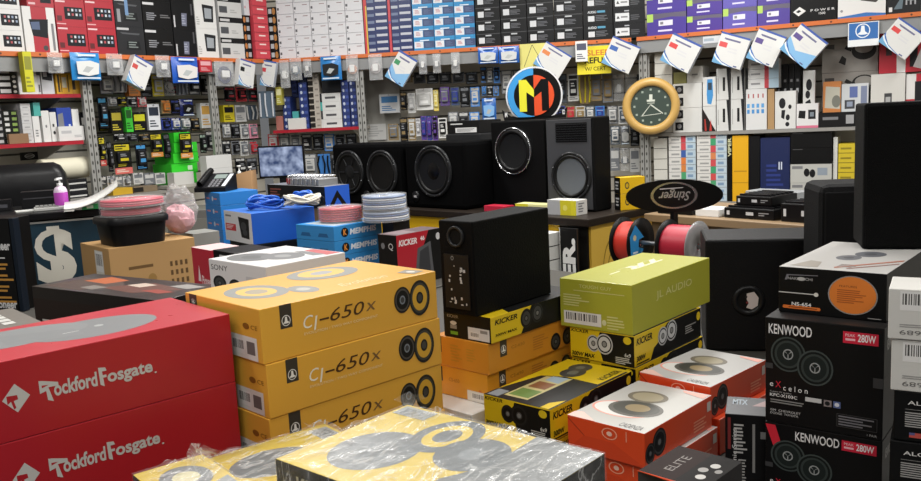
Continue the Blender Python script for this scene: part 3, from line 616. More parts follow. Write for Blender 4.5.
woofer(t, (0, .44, .185), .125, ribs=6); woofer(t, (0, .155, .185), .125, cone=M('#131314', .5), cap='flat')
mb = MB(); mb.lathe([(.028, 0), (.028, .004), (.0001, .004)], (0, .30, .055), (-1, 0, 0), M('#1C1C1E', .3), 24)
mb.layer = 0; mb.prints((Vector((-.004, .315, .045)), Vector((0, -.03, 0)), Vector((0, 0, .02)), Vector((-1, 0, 0))), [('t', 'KK', .1, .2, .9, .8, '#C9C9CB', {'bold': .05})]); mb.build('badge', t)
t = cabinet('black subwoofer box with one large woofer, right of the twin woofer box', .055, .785, .25, .445, .345, CARPET)
woofer(t, (0, .225, .195), .135, cone=M('#1A1B1E', .4), cap=M('#101012', .25))
mb = MB(); mb.lathe([(.028, 0), (.028, .004), (.0001, .004)], (0, .37, .06), (-1, 0, 0), M('#1C1C1E', .3), 24)
mb.layer = 0; mb.prints((Vector((-.004, .385, .05)), Vector((0, -.03, 0)), Vector((0, 0, .02)), Vector((-1, 0, 0))), [('t', 'KK', .1, .2, .9, .8, '#C9C9CB', {'bold': .05})]); mb.build('badge', t)
t = cabinet('tall black subwoofer box with chrome edged woofer carrying the round M sign', .25, .425, .25, .35, .437, M('#070708', .6, 0, .25), bevel=.008)
woofer(t, (0, .20, .285), .118, cone=M('#1B1C1E', .5), cap='flat', chrome=True)
t = cabinet('upright grey fronted subwoofer box with louvred vent above the woofer', .222, .115, .135, .275, .440, M('#0A0A0B', .6, 0, .3), bevel=.008)
mb = MB(); mb.box(-.004, .012, .01, -.0003, .272, .432, DKG, .0015); mb.build('front_baffle', t)
mb = MB(); mb.box(-.005, .035, .325, -.0042, .215, .415, M('#050505', .8))
for i in range(8):
    z = .330 + i * .0108; mb.box(-.010, .036, z, -.0052, .214, z + .004, M('#26272A', .4))
mb.build('vent', t)
woofer(t, (-.004, .128, .165), .115, cone=M('#5E6266', .3), cap='flat')
t = cabinet('small grey fronted subwoofer box behind the single woofer box', .365, .955, .22, .265, .375, M('#2A2B2D', .5), bevel=.006)
woofer(t, (0, .10, .24), .10)
p = cpt(.37, .965)
carton('amplifier_carton', 'black amplifier carton with white label on the small grey subwoofer', 'box', (p.x, p.y), 1.2965, CY, .18, .24, .07, M('#1B1B1C', .4), [('L', [('r', .25, .08, .92, .46, '#D8D8D8'), ('ln', .3, .14, .88, .4, 3, '#6A6A6A'), ('ln', .1, .66, .5, .85, 1, '#C9C9C9')])])
# round sign
ms = cpt(.33, .545); vx = CA * -1
sg = empty('shop_sign', 'round blue black and orange M sign standing on the tall subwoofer box', 'sign', (ms.x, ms.y, 1.3582), radians(-8))
def disc(mb, r, y, h, mat, t0=0, t1=2 * pi, clip=True):
    n = 48; pts = [(r * cos(t0 + (t1 - t0) * i / n), r * sin(t0 + (t1 - t0) * i / n)) for i in range(n + 1)]
    if abs(t1 - t0 - 2 * pi) < 1e-6: pts = pts[:-1]
    pts = [(a, max(b, -.105)) for a, b in pts]
    mb.prism(pts, (0, y, h), (1, 0, 0), (0, 0, 1), (0, -1, 0), .006, mat)
mb = MB(); hz = .118
disc(mb, .142, .006, hz, M('#E2E2E4', .35)); disc(mb, .134, .0052, hz, M('#131314', .35)); mb.build('backing_disc', sg)
mb = MB(); disc(mb, .132, -.0012, hz, M('#3E9BDE', .35), pi / 2, 3 * pi / 2); mb.build('blue_half', sg)
mb = MB()
disc(mb, .100, -.002, hz, M('#131314', .35), pi / 2, 3 * pi / 2); disc(mb, .100, -.002, hz, M('#E5532A', .35), -pi / 2, pi / 2)
mb.build('centre_disc', sg)
mb = MB(); s_ = .068
def Mpoly(f): return [(x * s_ * f, y * s_) for x, y in ((0, -.15), (0, .42), (.55, 1.15), (1.08, 1.15), (1.08, -1.15), (.55, -1.15), (.55, .25))]
mb.prism(list(reversed(Mpoly(-1))), (0, -.0022, hz), (1, 0, 0), (0, 0, 1), (0, -1, 0), .002, M('#E8E338', .35))
mb.build('letter_half', sg)
mb = MB(); mb.prism(Mpoly(1), (0, -.0022, hz), (1, 0, 0), (0, 0, 1), (0, -1, 0), .002, M('#131314', .35)); mb.build('letter_half', sg)
mb = MB(); mb.prism([(-.155, 0), (.155, 0), (.165, .055), (.12, .02), (-.12, .02), (-.165, .055)], (0, .012, 0), (1, 0, 0), (0, 0, 1), (0, -1, 0), .010, M('#141415', .4)); mb.layer = 0
mb.prints((Vector((-.16, .012, 0)), Vector((.32, 0, 0)), Vector((0, 0, .055)), Vector((0, -1, 0))), [('t', 'M', .03, .30, .07, .75, '#E6E6E6', {'bold': .03}), ('t', 'IO', .93, .30, .97, .75, '#E6E6E6', {'bold': .03})]); mb.build('base', sg)
# cartons on the counter edge
p = cpt(.072, .115); carton('wiring_carton', 'small grey and yellow carton on the near corner of the counter', 'box', (p.x, p.y), .9205, CY, .085, .165, .068, M('#D8D6D2', .4), [('L', [('r', 0, 0, .45, 1, '#A9AAAC'), ('r', .45, 0, 1, 1, '#D9CF2C'), ('r', .45, .0, .82, .98, '#CFC428'), ('e', .62, .5, .08, .2, '#E3DC6A')]), ('R', [('ln', .2, .15, .8, .85, 4, '#77777A')])])
p = cpt(.10, .30); carton('wiring_carton', 'flat pale yellow carton behind the grey and yellow carton on the counter', 'box', (p.x, p.y), .9205, CY, .07, .20, .040, M('#E3DFA0', .4), [('L', [('r', 0, 0, .4, 1, '#D9CF2C')])])
p = cpt(.06, .53); carton('wiring_carton', 'flat red carton on the counter edge under the tall subwoofer', 'box', (p.x, p.y), .9205, CY, .07, .14, .028, M('#B8243C', .4))
p = cpt(.315, .040)
for k in range(2):
    carton('bulb_carton', ['yellow carton with black end, upper one on the counter right end', 'yellow carton with black end, lower one on the counter right end'][k], 'box', (p.x, p.y), .9205 + .0765 * (1 - k), CY - 32, .125, .065, .0755, M('#E0B414', .38), [('L', [('r', 0, 0, 1, 1, KB), ('ln', .2, .2, .8, .8, 3, '#C9C9C9')]), ('R', [('e', .28, .5, .09, .22, '#3A3A2A'), ('e', .28, .5, .06, .14, '#C9A214'), ('r', .5, .3, .9, .34, '#8A6E10')])], 'yellow cartons on the counter end')
# vertical banner and white cartons by the counter front
bq = cpt(-.038, .030)
bn = carton('banner', 'tall black banner with white vertical lettering in front of the counter', 'banner', (bq.x, bq.y), .02, CY, .010, .100, .86, M('#111111', .5), [('L', [('t', 'KICKER.', .14, .35, .86, .95, '#E8E8E6', {'rot': 90, 'bold': .05}), ('r', -.0, 0, .04, 1, '#C9C9C7'), ('r', .96, 0, 1, 1, '#3A2A1A')])])
cq = cpt(-.115, .137)
for k in range(14):
    carton('radio_carton', f'white carton beside the black lettered banner, {ORD[13 - k]} from the top', 'box', (cq.x, cq.y), .001 + .0615 * k, CY, .095, .10, .060, M('#C9C9C6', .45), [('R', [('r', .90, 0, 1, 1, '#1A1A1A'), ('r', 0, 0, 1, .06, '#1A1A1A')])], 'white cartons stacked by the banner')
# reel stand
st = empty('reel_stand', 'black wire reel stand with an oval sign on its post', 'stand', (0.785, 3.085, 0), radians(45))
mb = MB(); mb.lathe([(.0001, 0), (.15, 0), (.15, .012), (.03, .018), (.0001, .018)], (0, 0, 0), (0, 0, 1), M('#101011', .4), 28); mb.build('base', st)
mb = MB(); mb.box(-.014, -.008, .018, .014, .008, 1.03, M('#0E0E0F', .4)); mb.build('post', st)
mb = MB(); mb.tube([(-.003, 0, .905), (-.115, 0, .905)], .008, M('#8A8A8C', .3, .8)); mb.tube([(-.115, .20, .905), (-.115, -.21, .905)], .008, M('#8A8A8C', .3, .8), 8); mb.build('rod', st)
so_ = MB(); th = radians(-45 - 12 + 0)
def rotv(x, y, a): return (x * cos(a) - y * sin(a), x * sin(a) + y * cos(a))
th = radians(-12 - 45)
ux = Vector((*rotv(1, 0, th), 0)); nn = Vector((*rotv(0, -1, th), 0)); oc_ = nn * .016 + Vector((0, 0, 1.067))
k = 48; ov = [(.172 * math.copysign(abs(cos(2 * pi * i / k)) ** .95, cos(2 * pi * i / k)), .060 * sin(2 * pi * i / k)) for i in range(k)]
so_.prism(ov, oc_, ux, (0, 0, 1), nn, .012, M('#0D0D0E', .35)); so_.build('sign_board', st)
mb = MB(); mb.layer = 0; fr_ = (oc_ + nn * .0003 - ux * .0 , ux * 1.0, Vector((0, 0, 1.0)), nn)
mb.prints(fr_, [('o', 0, .002, .083, .049, .88, M('#C9BFC2', .15, .8)), ('e', 0, .002, .073, .043, M('#1C1A1B', .3)), ('t', 'Stinger', -.055, -.018, .058, .026, M('#D5D3D4', .2, .6), {'rot': 180, 'shear': .35, 'bold': .012}), ('p', [(-.05, .024), (.03, .028), (.035, .031), (-.05, .028)], '#C9C7C8')]); mb.build('emblem', st)
def reel(label, y0, w, wire, fl_in, fl_out, lab=None):
    c = Vector((0.785, 3.085, .905)) + Vector((-.0813, -.0813, 0))
    ax = Vector((.7071, -.7071, 0)); o0 = c + ax * y0
    t = empty('wire_reel', label, 'wire reel', (o0.x, o0.y, .905), radians(-45), 'reels of wire on the stand')   # local x = axis
    for h, mt, nm in ((0, fl_in, 'flange'), (w, fl_out, 'flange')):
        mb = MB(); mb.lathe([(.012, -.002), (.090, -.002), (.090, .002), (.012, .002)], (h, 0, 0), (1, 0, 0), mt, 40, closed=True)
        if lab and h: 
            mb.layer = 0; mb.prints((Vector((h + .0021, -.090, -.090)), Vector((0, .180, 0)), Vector((0, 0, .180)), Vector((1, 0, 0))), [('p', [(.10, .66), (.30, .88), (.60, .60), (.42, .57), (.40, .42), (.58, .36), (.36, .12), (.12, .30)], '#2E8FD0'), ('e', .27, .62, .06, .06, '#D8C8A0'), ('r', .2, .3, .38, .34, '#E0E8F0')])
        mb.build(nm, t)
    mb = MB(); r = .071; n = 9
    pf = [(.011, .003), (r, .003)]
    for i in range(n * 2): pf.append((r + (.0025 if i % 2 else 0), .003 + (w - .006) * (i + .5) / (n * 2)))
    pf += [(r, w - .003), (.011, w - .003)]
    mb.lathe(pf, (0, 0, 0), (1, 0, 0), wire, 36, closed=True); mb.build('wire_winding', t)
    return t
reel('reel of orange red wire with a blue triangular label on its black flange', -.145, .075, M('#D2382A', .4), M('#111112', .4), M('#131314', .4), True)
reel('reel of crimson wire with a grey transparent outer flange', .045, .115, M('#B01D35', .4), M('#131314', .4), film('smoky_flange', '#8E8E90', .75, .25, .3, 30))
# enclosures at right
b_ = empty('subwoofer', 'large black vinyl enclosure with a round terminal cup, behind the orange cartons', 'subwoofer', (.619, 2.127, .761), radians(-12.5))
mb = MB(); mb.box(0, 0, 0, .36, .20, .289, M('#141416', .5, 0, .35, .3, 200), .006); mb.build('cabinet', b_)
mb = MB(); c = (.105, 0, .132); mb.lathe([(.039, 0), (.039, .003), (.034, .006), (.029, .005), (.026, .0015)], c, (0, -1, 0), M('#1E1E20', .35), 36)
mb.lathe([(.0265, .0012), (.0001, .0012)], c, (0, -1, 0), M('#0A0A0A', .5), 36)
mb.layer = 3; mb.prints((Vector((.105 - .03, -.0014, .132 - .03)), Vector((.06, 0, 0)), Vector((0, 0, .06)), Vector((0, -1, 0))), [('p', [(.42, .80), (.72, .88), (.90, .62), (.86, .28), (.62, .12), (.40, .20), (.50, .40), (.42, .55)], '#C9BDBA'), ('e', -.05, .5, .05, .05, '#D8D8D8'), ('e', .40, .66, .05, .05, '#2A2A2A'), ('e', .44, .42, .05, .05, '#7A2A2A')]); mb.build('terminal_cup', b_)  # pale polygon paints the light falling inside the cup
rs = aty(821, 184, 1.9)
r_ = empty('speaker', 'plain black rounded top speaker standing behind the orange disc carton', 'speaker', (rs.x, 1.9, .761), radians(-8))
mb = MB(); mb.box(0, 0, 0, .13, .16, .436, M('#131315', .75, 0, .3, .4, 300), .018); mb.build('cabinet', r_)
mb = MB(); mb.box(.008, -.006, .02, .122, -.0005, .42, M('#0E0E10', .9), .003); mb.build('grille', r_)
t_ = empty('speaker', 'tall plain black speaker standing on the orange disc carton at right edge', 'speaker', (.656, 1.371, 1.1425), radians(-18))
mb = MB(); mb.box(0, 0, 0, .17, .11, .236, M('#0E0E0F', .8, 0, .25, .3, 300), .004); mb.build('cabinet', t_)
mb = MB(); mb.box(.004, -.004, .004, .166, -.0005, .232, M('#101010', .95, 0, .2, .6, 500), .002); mb.build('grille', t_)
# ------------------------------------------------------------------ bench at right
bo = Vector((.86, 3.93, 0)); by = -52.0
bc = empty('work_bench', 'wooden topped bench at right carrying the black amplifiers', 'bench', bo, radians(by))
mb = MB(); mb.box(0, 0, .865, 1.5, .55, .90, M('#8A7357', .45), .003); mb.build('bench_top', bc)
mb = MB(); mb.box(.02, .03, .0, 1.48, .53, .864, M('#6A5A48', .6)); mb.build('bench_body', bc)
BAX = Vector((cos(radians(by)), sin(radians(by)), 0)); BBX = Vector((-BAX.y, BAX.x, 0))
def bpt(x, y):
    p = bo + BAX * x + BBX * y
    return (p.x, p.y)
def amp(label, x, y, L, Wd, H, z=.9005, col='#151516', yaw=by, fins=6):
    p = bpt(x, y)
    t = empty('amplifier', label, 'amplifier', (p[0], p[1], z), radians(yaw), None)
    mb = MB(); mb.box(0, 0, 0, L, Wd, H, M(col, .3), .004); mb.layer = 0; mb.prints(frame('R', L, Wd, H), [('r', .06, .3, .12, .7, '#C9C9CB'), ('r', .45, .35, .6, .65, '#C2C2C4'), ('ln', .7, .3, .9, .7, 2, '#8A8A8C')]); mb.build('chassis', t)
    mb = MB()
    for i in range(fins):
        y_ = Wd * (.08 + .84 * i / max(1, fins - 1)); mb.box(.012, y_ - .005, H + .0005, L - .012, y_ + .005, H + .008, M('#1D1D1F', .3))
    mb.build('cooling_fins', t)
    return t
carton('radio_carton', 'flat black lettered carton on the bench under the oval sign', 'box', bpt(.04, .05), .9005, by, .19, .14, .034, M('#141415', .35), [('R', [('ln', .1, .3, .8, .75, 1, '#C9C9C9')])])
carton('paper_pad', 'white paper pad on the bench just right of the reel stand post', 'paper', bpt(.25, .05), .9005, by, .12, .12, .032, M('#E4E4E2', .5))
amp('wide black amplifier on the bench right of the white paper pad', .39, .06, .24, .26, .045)
amp('black amplifier on the bench left of the red carton', .66, .06, .20, .22, .075)
amp('black amplifier lying on top of the wide one on the bench', .43, .09, .17, .20, .04, .9545)
carton('wiring_carton', 'red and white carton leaning flat on the bench beside the rounded speaker', 'box', bpt(.89, .055), .9005, by, .15, .10, .065, M('#B82A38', .4), [('R', [('p', [(.08, .2), (.9, .4), (.8, .9), (.2, .85)], '#6A5A58'), ('t', 'RADIX', .08, .08, .85, .3, '#E6DADA', {'bold': .03})]), ('T', [('p', [(.1, .1), (.9, .2), (.8, .8), (.2, .9)], '#7A6A64')])])
amp('tall black amplifier with fins behind the red and white carton', .86, .20, .20, .22, .10)
carton('display_case', 'clear plastic packed silver device lying on the bench behind the amplifiers', 'packaging', bpt(.30, .36), .9005, by, .26, .12, .085, M('#A2A5A7', .2), [('R', [('r', .1, .2, .4, .8, '#E6E8E8'), ('r', .5, .3, .85, .7, '#9A9C9C')])])
carton('display_case', 'clear plastic packed device with painted reflections on the bench nearest the blue cartons', 'packaging', bpt(.60, .36), .9005, by, .24, .12, .095, M('#A8ABAD', .2), [('R', [('r', .1, .3, .6, .7, '#B5B8BA')])])  # pale greys of both cases paint in reflections on clear plastic
# ------------------------------------------------------------------ cartons further back on the tables
MEM = M('#2F86C6', .35)
for k in range(3):
    carton('amplifier_carton', f'bright blue amplifier carton with white lettering, {ORD[k]} from the top of its stack', 'box', (-.53, 3.54), .766 + .0645 * (2 - k), 48.2, .275, .254, .0635, MEM,
           [('R', [('e', .22, .52, .075, .32, '#1A1A1A'), ('t', 'K', .19, .32, .26, .72, '#D98A3A', {'bold': .04}), ('t', 'MEMPHIS', .32, .30, .88, .70, '#E6EEF4', {'bold': .04, 'shear': .15})]), ('L', [('p', [(.12, .25), (.40, .25), (.36, .5), (.16, .5)], '#1E5C90'), ('p', [(.58, .25), (.86, .25), (.82, .5), (.62, .5)], '#1E5C90')]), ('T', [('r', .1, .1, .9, .9, '#A9B4BC')])], 'bright blue amplifier cartons')
def spool(label, c, r, h, wire, n=1, mat=ACRYL):
    t = empty('wire_spool', label, 'wire spool', c, 0)
    mb = MB(); mb.lathe([(.02, 0), (r, 0), (r, .004), (.02, .004)], (0, 0, 0), (0, 0, 1), mat, 40, closed=True); mb.lathe([(.02, h - .004), (r, h - .004), (r, h), (.02, h)], (0, 0, 0), (0, 0, 1), mat, 40, closed=True)
    mb.lathe([(r, .004), (r, h - .004)], (0, 0, 0), (0, 0, 1), mat, 40); mb.build('clear_case', t)
    mb = MB(); k = max(3, int((h - .016) / .008))
    for i in range(k):
        z = .010 + (h - .02) * i / (k - 1)
        mb.lathe([(r * .92 + .004 * cos(a * pi / 3), z + .004 * sin(a * pi / 3)) for a in range(6)], (0, 0, 0), (0, 0, 1), wire[i % len(wire)], 36, closed=True)
    mb.lathe([(.02, .006), (r * .90, .006), (r * .90, h - .006), (.02, h - .006)], (0, 0, 0), (0, 0, 1), wire[0], 30)
    mb.build('wire_coil', t)
    return t
RW = [M('#B3242E', .35), M('#C23A40', .35)]; BWW = [M('#8E9DB5', .4), M('#D8DBE0', .4), M('#55719E', .4)]
ztm = .766 + .0645 * 2 + .0637
spool('clear spool of red wire on the bright blue amplifier cartons', (-.525, 3.745, ztm), .098, .068, RW)
carton('amplifier_carton', 'black carton under the clear spool of blue and white wire', 'box', (-.285, 3.62), .761, 48, .10, .07, .197, M('#1A1A1C', .4))
spool('clear spool of blue and white wire, upper of the two right of the red wire', (-.322, 3.685, ztm + .050), .098, .066, BWW)
spool('clear spool of blue and white wire under the upper blue spool', (-.318, 3.680, ztm + .0005), .104, .048, BWW)
carton('pedal_carton', 'red and black carton with grey grille picture beside the blue amplifier cartons', 'box', (-.24, 3.153), .761, 46, .235, .105, .200, M('#B31F2E', .36), [('L', [('r', 0, 0, 1, 1, KB), ('e', .25, .78, .10, .06, '#77777A'), ('t', 'Q', .55, .70, .80, .84, '#C9C9C9')]), ('R', [('p', [(.72, 1), (1, 1), (1, 0), (.55, 0), (.42, .35)], KB), ('t', 'KICKER', .04, .78, .45, .90, '#E8DADA', {'bold': .04, 'shear': .2}), ('t', '46', .52, .82, .62, .91, '#E8DADA', {'bold': .04}), ('p', [(.45, .68), (.75, .78), (.80, .10), (.35, .0)], '#55565A'), ('p', [(.50, .62), (.70, .70), (.73, .18), (.44, .1)], '#333438'), ('e', .93, .85, .05, .07, '#C9C9CB')]), ('T', [('r', 0, 0, 1, 1, '#5A4A4C'), ('r', .1, .1, .5, .9, '#77666A')])])
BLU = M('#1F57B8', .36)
carton('speaker_carton', 'black carton underneath the blue carton with white printed end', 'box', (-.915, 3.760), .761, 38, .29, .28, .107, M('#141416', .4))
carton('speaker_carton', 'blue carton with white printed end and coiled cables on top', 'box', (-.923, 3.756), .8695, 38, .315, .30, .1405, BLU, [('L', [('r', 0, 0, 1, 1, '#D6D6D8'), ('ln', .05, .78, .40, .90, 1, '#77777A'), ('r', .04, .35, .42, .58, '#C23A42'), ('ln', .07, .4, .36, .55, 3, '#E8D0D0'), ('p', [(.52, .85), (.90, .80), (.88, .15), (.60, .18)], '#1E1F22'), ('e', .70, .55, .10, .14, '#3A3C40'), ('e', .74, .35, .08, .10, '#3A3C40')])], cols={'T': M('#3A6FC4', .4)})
def coil(label, c, r, mat, n, tie=True, tiltv=(0, 0, 0), sq=.6, wr=.006):
    rr = random.Random(int(abs(c[0]) * 9999)); t = empty('cable_coil', label, 'cable', c, 0); t.rotation_euler = tiltv
    mb = MB()
    for i in range(n):
        a = r * rr.uniform(.72, 1.0); q = a * sq * rr.uniform(.8, 1.1); ox, oy = rr.uniform(-.01, .01), rr.uniform(-.01, .01); z = wr + rr.uniform(0, .035); w_ = rr.uniform(0, 6)
        mb.tube([(ox + a * cos(2 * pi * k / 26), oy + q * sin(2 * pi * k / 26), z + .012 * (1 + sin(2 * pi * k / 13 + w_))) for k in range(26)], wr, mat, 6, True)
    mb.build('cable', t)
    if tie:
        mb = MB(); mb.lathe([(.02 + .004 * cos(a * pi / 3), .004 * sin(a * pi / 3)) for a in range(6)], (r * .95, 0, .03), (0, 1, 0), M('#15151A', .5), 16, closed=True); mb.build('cable_tie', t)
    return t
coil('coil of blue cable at the left on the blue carton', (-.90, 3.925, 1.0105), .09, M('#2A63C4', .35), 9)
coil('coil of blue cable farther right, behind the cream coil', (-.735, 4.035, 1.0105), .055, M('#2A63C4', .35), 7)
coil('bundle of cream cable tied in the middle on the blue carton', (-.715, 3.895, 1.0105), .085, M('#D6D2C4', .5), 10, sq=.45)
for k in range(5):
    carton('speaker_carton', f'slim sky blue carton with printed end, {ORD[k]} from the top beside the desk phone', 'box', (-1.165, 4.15), .762 + .0635 * (4 - k), 37, .20, .20, .0625, M('#2D7FCB', .36), [('L', [('ln', .1, .38, .45, .62, 1, '#D88A8A'), ('e', .52, .5, .05, .2, '#C9D6E6'), ('ln', .6, .38, .9, .62, 1, '#D88A8A')])], 'slim sky blue cartons')
carton('shipping_carton', 'brown carton under the black amplifier carton with blue end', 'box', (-.664, 4.262), .761, 43, .13, .53, .203, M('#7E6444', .6))
carton('amplifier_carton', 'long black amplifier carton with blue end carrying the silver amplifier', 'box', (-.667, 4.255), .9650, 43, .15, .55, .111, M('#18181A', .4), [('L', [('ln', .05, .2, .28, .85, 5, '#8A4A42'), ('r', .45, .25, .8, .6, '#2E2E32')]), ('R', [('r', 0, 0, 1, 1, '#2158C0'), ('p', [(.12, .05), (.5, .8), (.88, .05), (.7, .05), (.5, .45), (.3, .05)], '#121214')])], cols={'T': M('#77787C', .35)})
sa = Vector((-.667, 4.255, 0)) + Vector((-.682, .731, 0)) * .08 + Vector((.731, .682, 0)) * .02
sv = empty('amplifier', 'silver finned amplifier lying on the long black carton', 'amplifier', (sa.x, sa.y, 1.0762), radians(43))
mb = MB(); mb.box(0, 0, 0, .12, .30, .035, M('#A9AAAC', .3, .6), .003); mb.build('chassis', sv)
mb = MB()
for i in range(7): mb.tube([(-.003, .02 + i * .043, .005), (-.003, .02 + i * .043, .048), (.06, .02 + i * .043, .05), (.12, .02 + i * .043, .045)], .005, M('#D2D3D5', .2, .8), 6)
mb.build('cooling_fins', sv)
mb = MB(); mb.box(-.004, .27, .006, -.0004, .295, .034, M('#A8282E', .4)); mb.build('terminal_block', sv)
# brown carton, tub, pink spools
cbx = carton('shipping_carton', 'brown cardboard carton with white label under the black lidded tub', 'box', (-1.338, 3.20), .761, 42, .345, .31, .198, M('#B08A58', .65), [('L', [('r', .50, .05, .78, .92, '#D6D2C8'), ('bar', .52, .5, .76, .9), ('ln', .54, .08, .74, .45, 6, '#77726A')]), ('R', [('ln', .2, .5, .5, .62, 1, '#6A4E2A'), ('e', .46, .30, .05, .1, '#96743F')] + [('r', .68 + .06 * i, .12 + .18 * j, .71 + .06 * i, .22 + .18 * j, '#5E4526') for i in range(4) for j in range(3)])])
tc_ = aty(133, 240, 3.37); tb = empty('tub', 'black plastic tub with lid on the brown cardboard carton', 'tub', (tc_.x, 3.37, .9595), radians(42))
def rrect(a, b, r, n=6):
    pts = []
    for cx, cy, t0 in ((a - r, b - r, 0), (-a + r, b - r, 90), (-a + r, -b + r, 180), (a - r, -b + r, 270)):
        for i in range(n + 1): pts.append((cx + r * cos(radians(t0 + 90 * i / n)), cy + r * sin(radians(t0 + 90 * i / n))))
    return pts
def loft(mb, rings, mat, cap=True):
    n = len(rings[0]); vs = [p for r in rings for p in r]
    mb.add(vs, [(j * n + i, j * n + (i + 1) % n, (j + 1) * n + (i + 1) % n, (j + 1) * n + i) for j in range(len(rings) - 1) for i in range(n)], mat, True)
    if cap: mb.add(rings[-1], [tuple(range(n))], mat); mb.add(rings[0], [tuple(reversed(range(n)))], mat)
Z = lambda pts, z: [(x, y, z) for x, y in pts]
mb = MB(); loft(mb, [Z(rrect(.102, .102, .045), 0), Z(rrect(.112, .112, .05), .082)], M('#111112', .45)); mb.build('tub_body', tb)
mb = MB(); loft(mb, [Z(rrect(.121, .121, .055), .083), Z(rrect(.123, .123, .055), .10), Z(rrect(.116, .116, .05), .110)], M('#18181A', .4)); mb.build('lid', tb)
PK = [M('#C23046', .35), M('#D0546A', .35)]
spool('pink red wire spool in clear case, lower one on the black tub', (tc_.x + .005, 3.37, 1.0700), .118, .034, PK)
spool('pink red wire spool in clear case, upper one on the black tub', (tc_.x + .015, 3.365, 1.1045), .125, .036, [M('#D84A62', .35), M('#E0808E', .35)])
bgp = aty(180, 238, 3.50)
def crumple(name, label, cat, c, rx, ry, rz, mat, seed, inner=None):
    t = empty(name, label, cat, c, 0); rr = random.Random(seed)
    for part, m_, f in ((('bag_film', mat, 1.0),) + ((('contents', inner, .78),) if inner else ())):
        bm = bmesh.new(); bmesh.ops.create_icosphere(bm, subdivisions=3, radius=1.0)
        for v in bm.verts:
            k = f * (1 + rr.uniform(-.09, .09)); v.co = Vector((v.co.x * rx * k, v.co.y * ry * k, max(0.001, rz * f * (1 + v.co.z) * .5 * k * (2 / 1.1) * .55)))
        mb = MB(); bm.verts.index_update(); vs = [v.co.copy() for v in bm.verts]; mb.add(vs, [[v.index for v in q.verts] for q in bm.faces], m_, False); bm.free()
        mb.build(part, t)
    return t
crumple('plastic_bag', 'crumpled clear plastic bag with pink wire right of the black tub', 'bag', (bgp.x - .015, 3.56, .9605), .080, .06, .20, BAGF, 4, M('#D8A0AA', .5))
carton('wire_carton', 'flat grey carton stack piece between the tub and the sky blue cartons', 'box', (-1.14, 3.60), .761, 40, .12, .14, .19, M('#8A8A86', .5), [('L', [('r', 0, .45, 1, .55, '#55554F')])])
carton('radio_carton', 'small red carton with white lettering right of the brown cardboard carton', 'box', (-.835, 2.805), .761, 42, .11, .145, .229, M('#B8283A', .38), [('L', [('t', 'Pioneer', .45, .45, .95, .60, '#F0DADA', {'bold': .02}), ('p', [(.25, .5), (.33, .75), (.40, .5)], '#F0DADA')]), ('T', [('r', 0, 0, 1, 1, '#D8B8B8')])])
carton('speaker_carton', 'black carton with white printed strip behind the white cone carton', 'box', (-.707, 2.631), .761, 42, .14, .150, .240, M('#121214', .3), [('L', [('r', .28, .55 + .3, .62, .95, '#B9B9BA'), ('ln', .30, .87, .58, .94, 1, '#3A3A3C')])])
dv = [('L', [('r', 0, .0, 1, .78, '#2A1A14'), ('r', .06, .18, .24, .34, '#D2CFC8'), ('r', .26, .18, .40, .34, '#B8B4AA'), ('r', .06, .36, .36, .40, '#C9C5BC'), ('ln', .52, .10, .70, .2, 1, '#8A857C')]),
      ('TL', [('p', [(.05, .1), (.35, .05), (.5, .5), (.3, .9), (.08, .7)], '#4A3C36'), ('p', [(.4, .3), (.7, .2), (.9, .6), (.6, .8)], '#5E3A30'), ('p', [(.15, .55), (.35, .5), (.4, .8), (.2, .9)], '#A85A34'), ('p', [(.5, .55), (.62, .5), (.66, .7), (.55, .75)], '#B9A89A'), ('p', [(.7, .35), (.85, .3), (.9, .45), (.75, .5)], '#8A3A2E'), ('p', [(.3, .2), (.42, .15), (.45, .35), (.32, .38)], '#77706A'), ('p', [(.75, .7), (.9, .65), (.95, .85), (.8, .9)], '#8E8A86')])]
carton('monitor_carton', 'large flat dark carton with a printed picture top behind the red cartons', 'box', (-.833, 2.295), .761, 57, .22, .62, .169, M('#1C1412', .32), dv, cols={'T': M('#3A3634', .28)})
carton('amplifier_carton', 'grey carton with rows of white keys printed on top at left edge', 'box', (-.834, 1.437), .761, 42, .10, .20, .299, M('#55504C', .4), [('TL', [('r', .05 + .16 * i, .15 + .3 * j, .17 + .16 * i, .35 + .3 * j, '#C9C9C4') for i in range(5) for j in range(2)])], cols={'T': M('#77726C', .35)})
pb = atz(20, 311, .762); 
carton('radio_display_box', 'tall black lettered display box at far left in front of the teal banner', 'box', (pb.x, pb.y), .761, -18, .018, .03, .345, M('#14202E', .4))
carton('radio_display_box', 'black tower carton with orange feature list at the left edge', 'box', (pb.x - .2275, pb.y + .0735), .761, -18, .236, .10, .345, M('#0D0D0E', .4), [('R', [('t', 'Pioneer', .55, .66, .98, .76, '#D6D6D6', {'bold': .03}), ('r', .70, .57, .85, .585, '#C9C9C9')] + [('ln', .62, .44 - .12 * i, .98, .53 - .12 * i, 2, '#C08A3A') for i in range(4)] + [('t', 'Pioneer', .5, .03, .98, .12, '#D6D6D6', {'bold': .03})])])
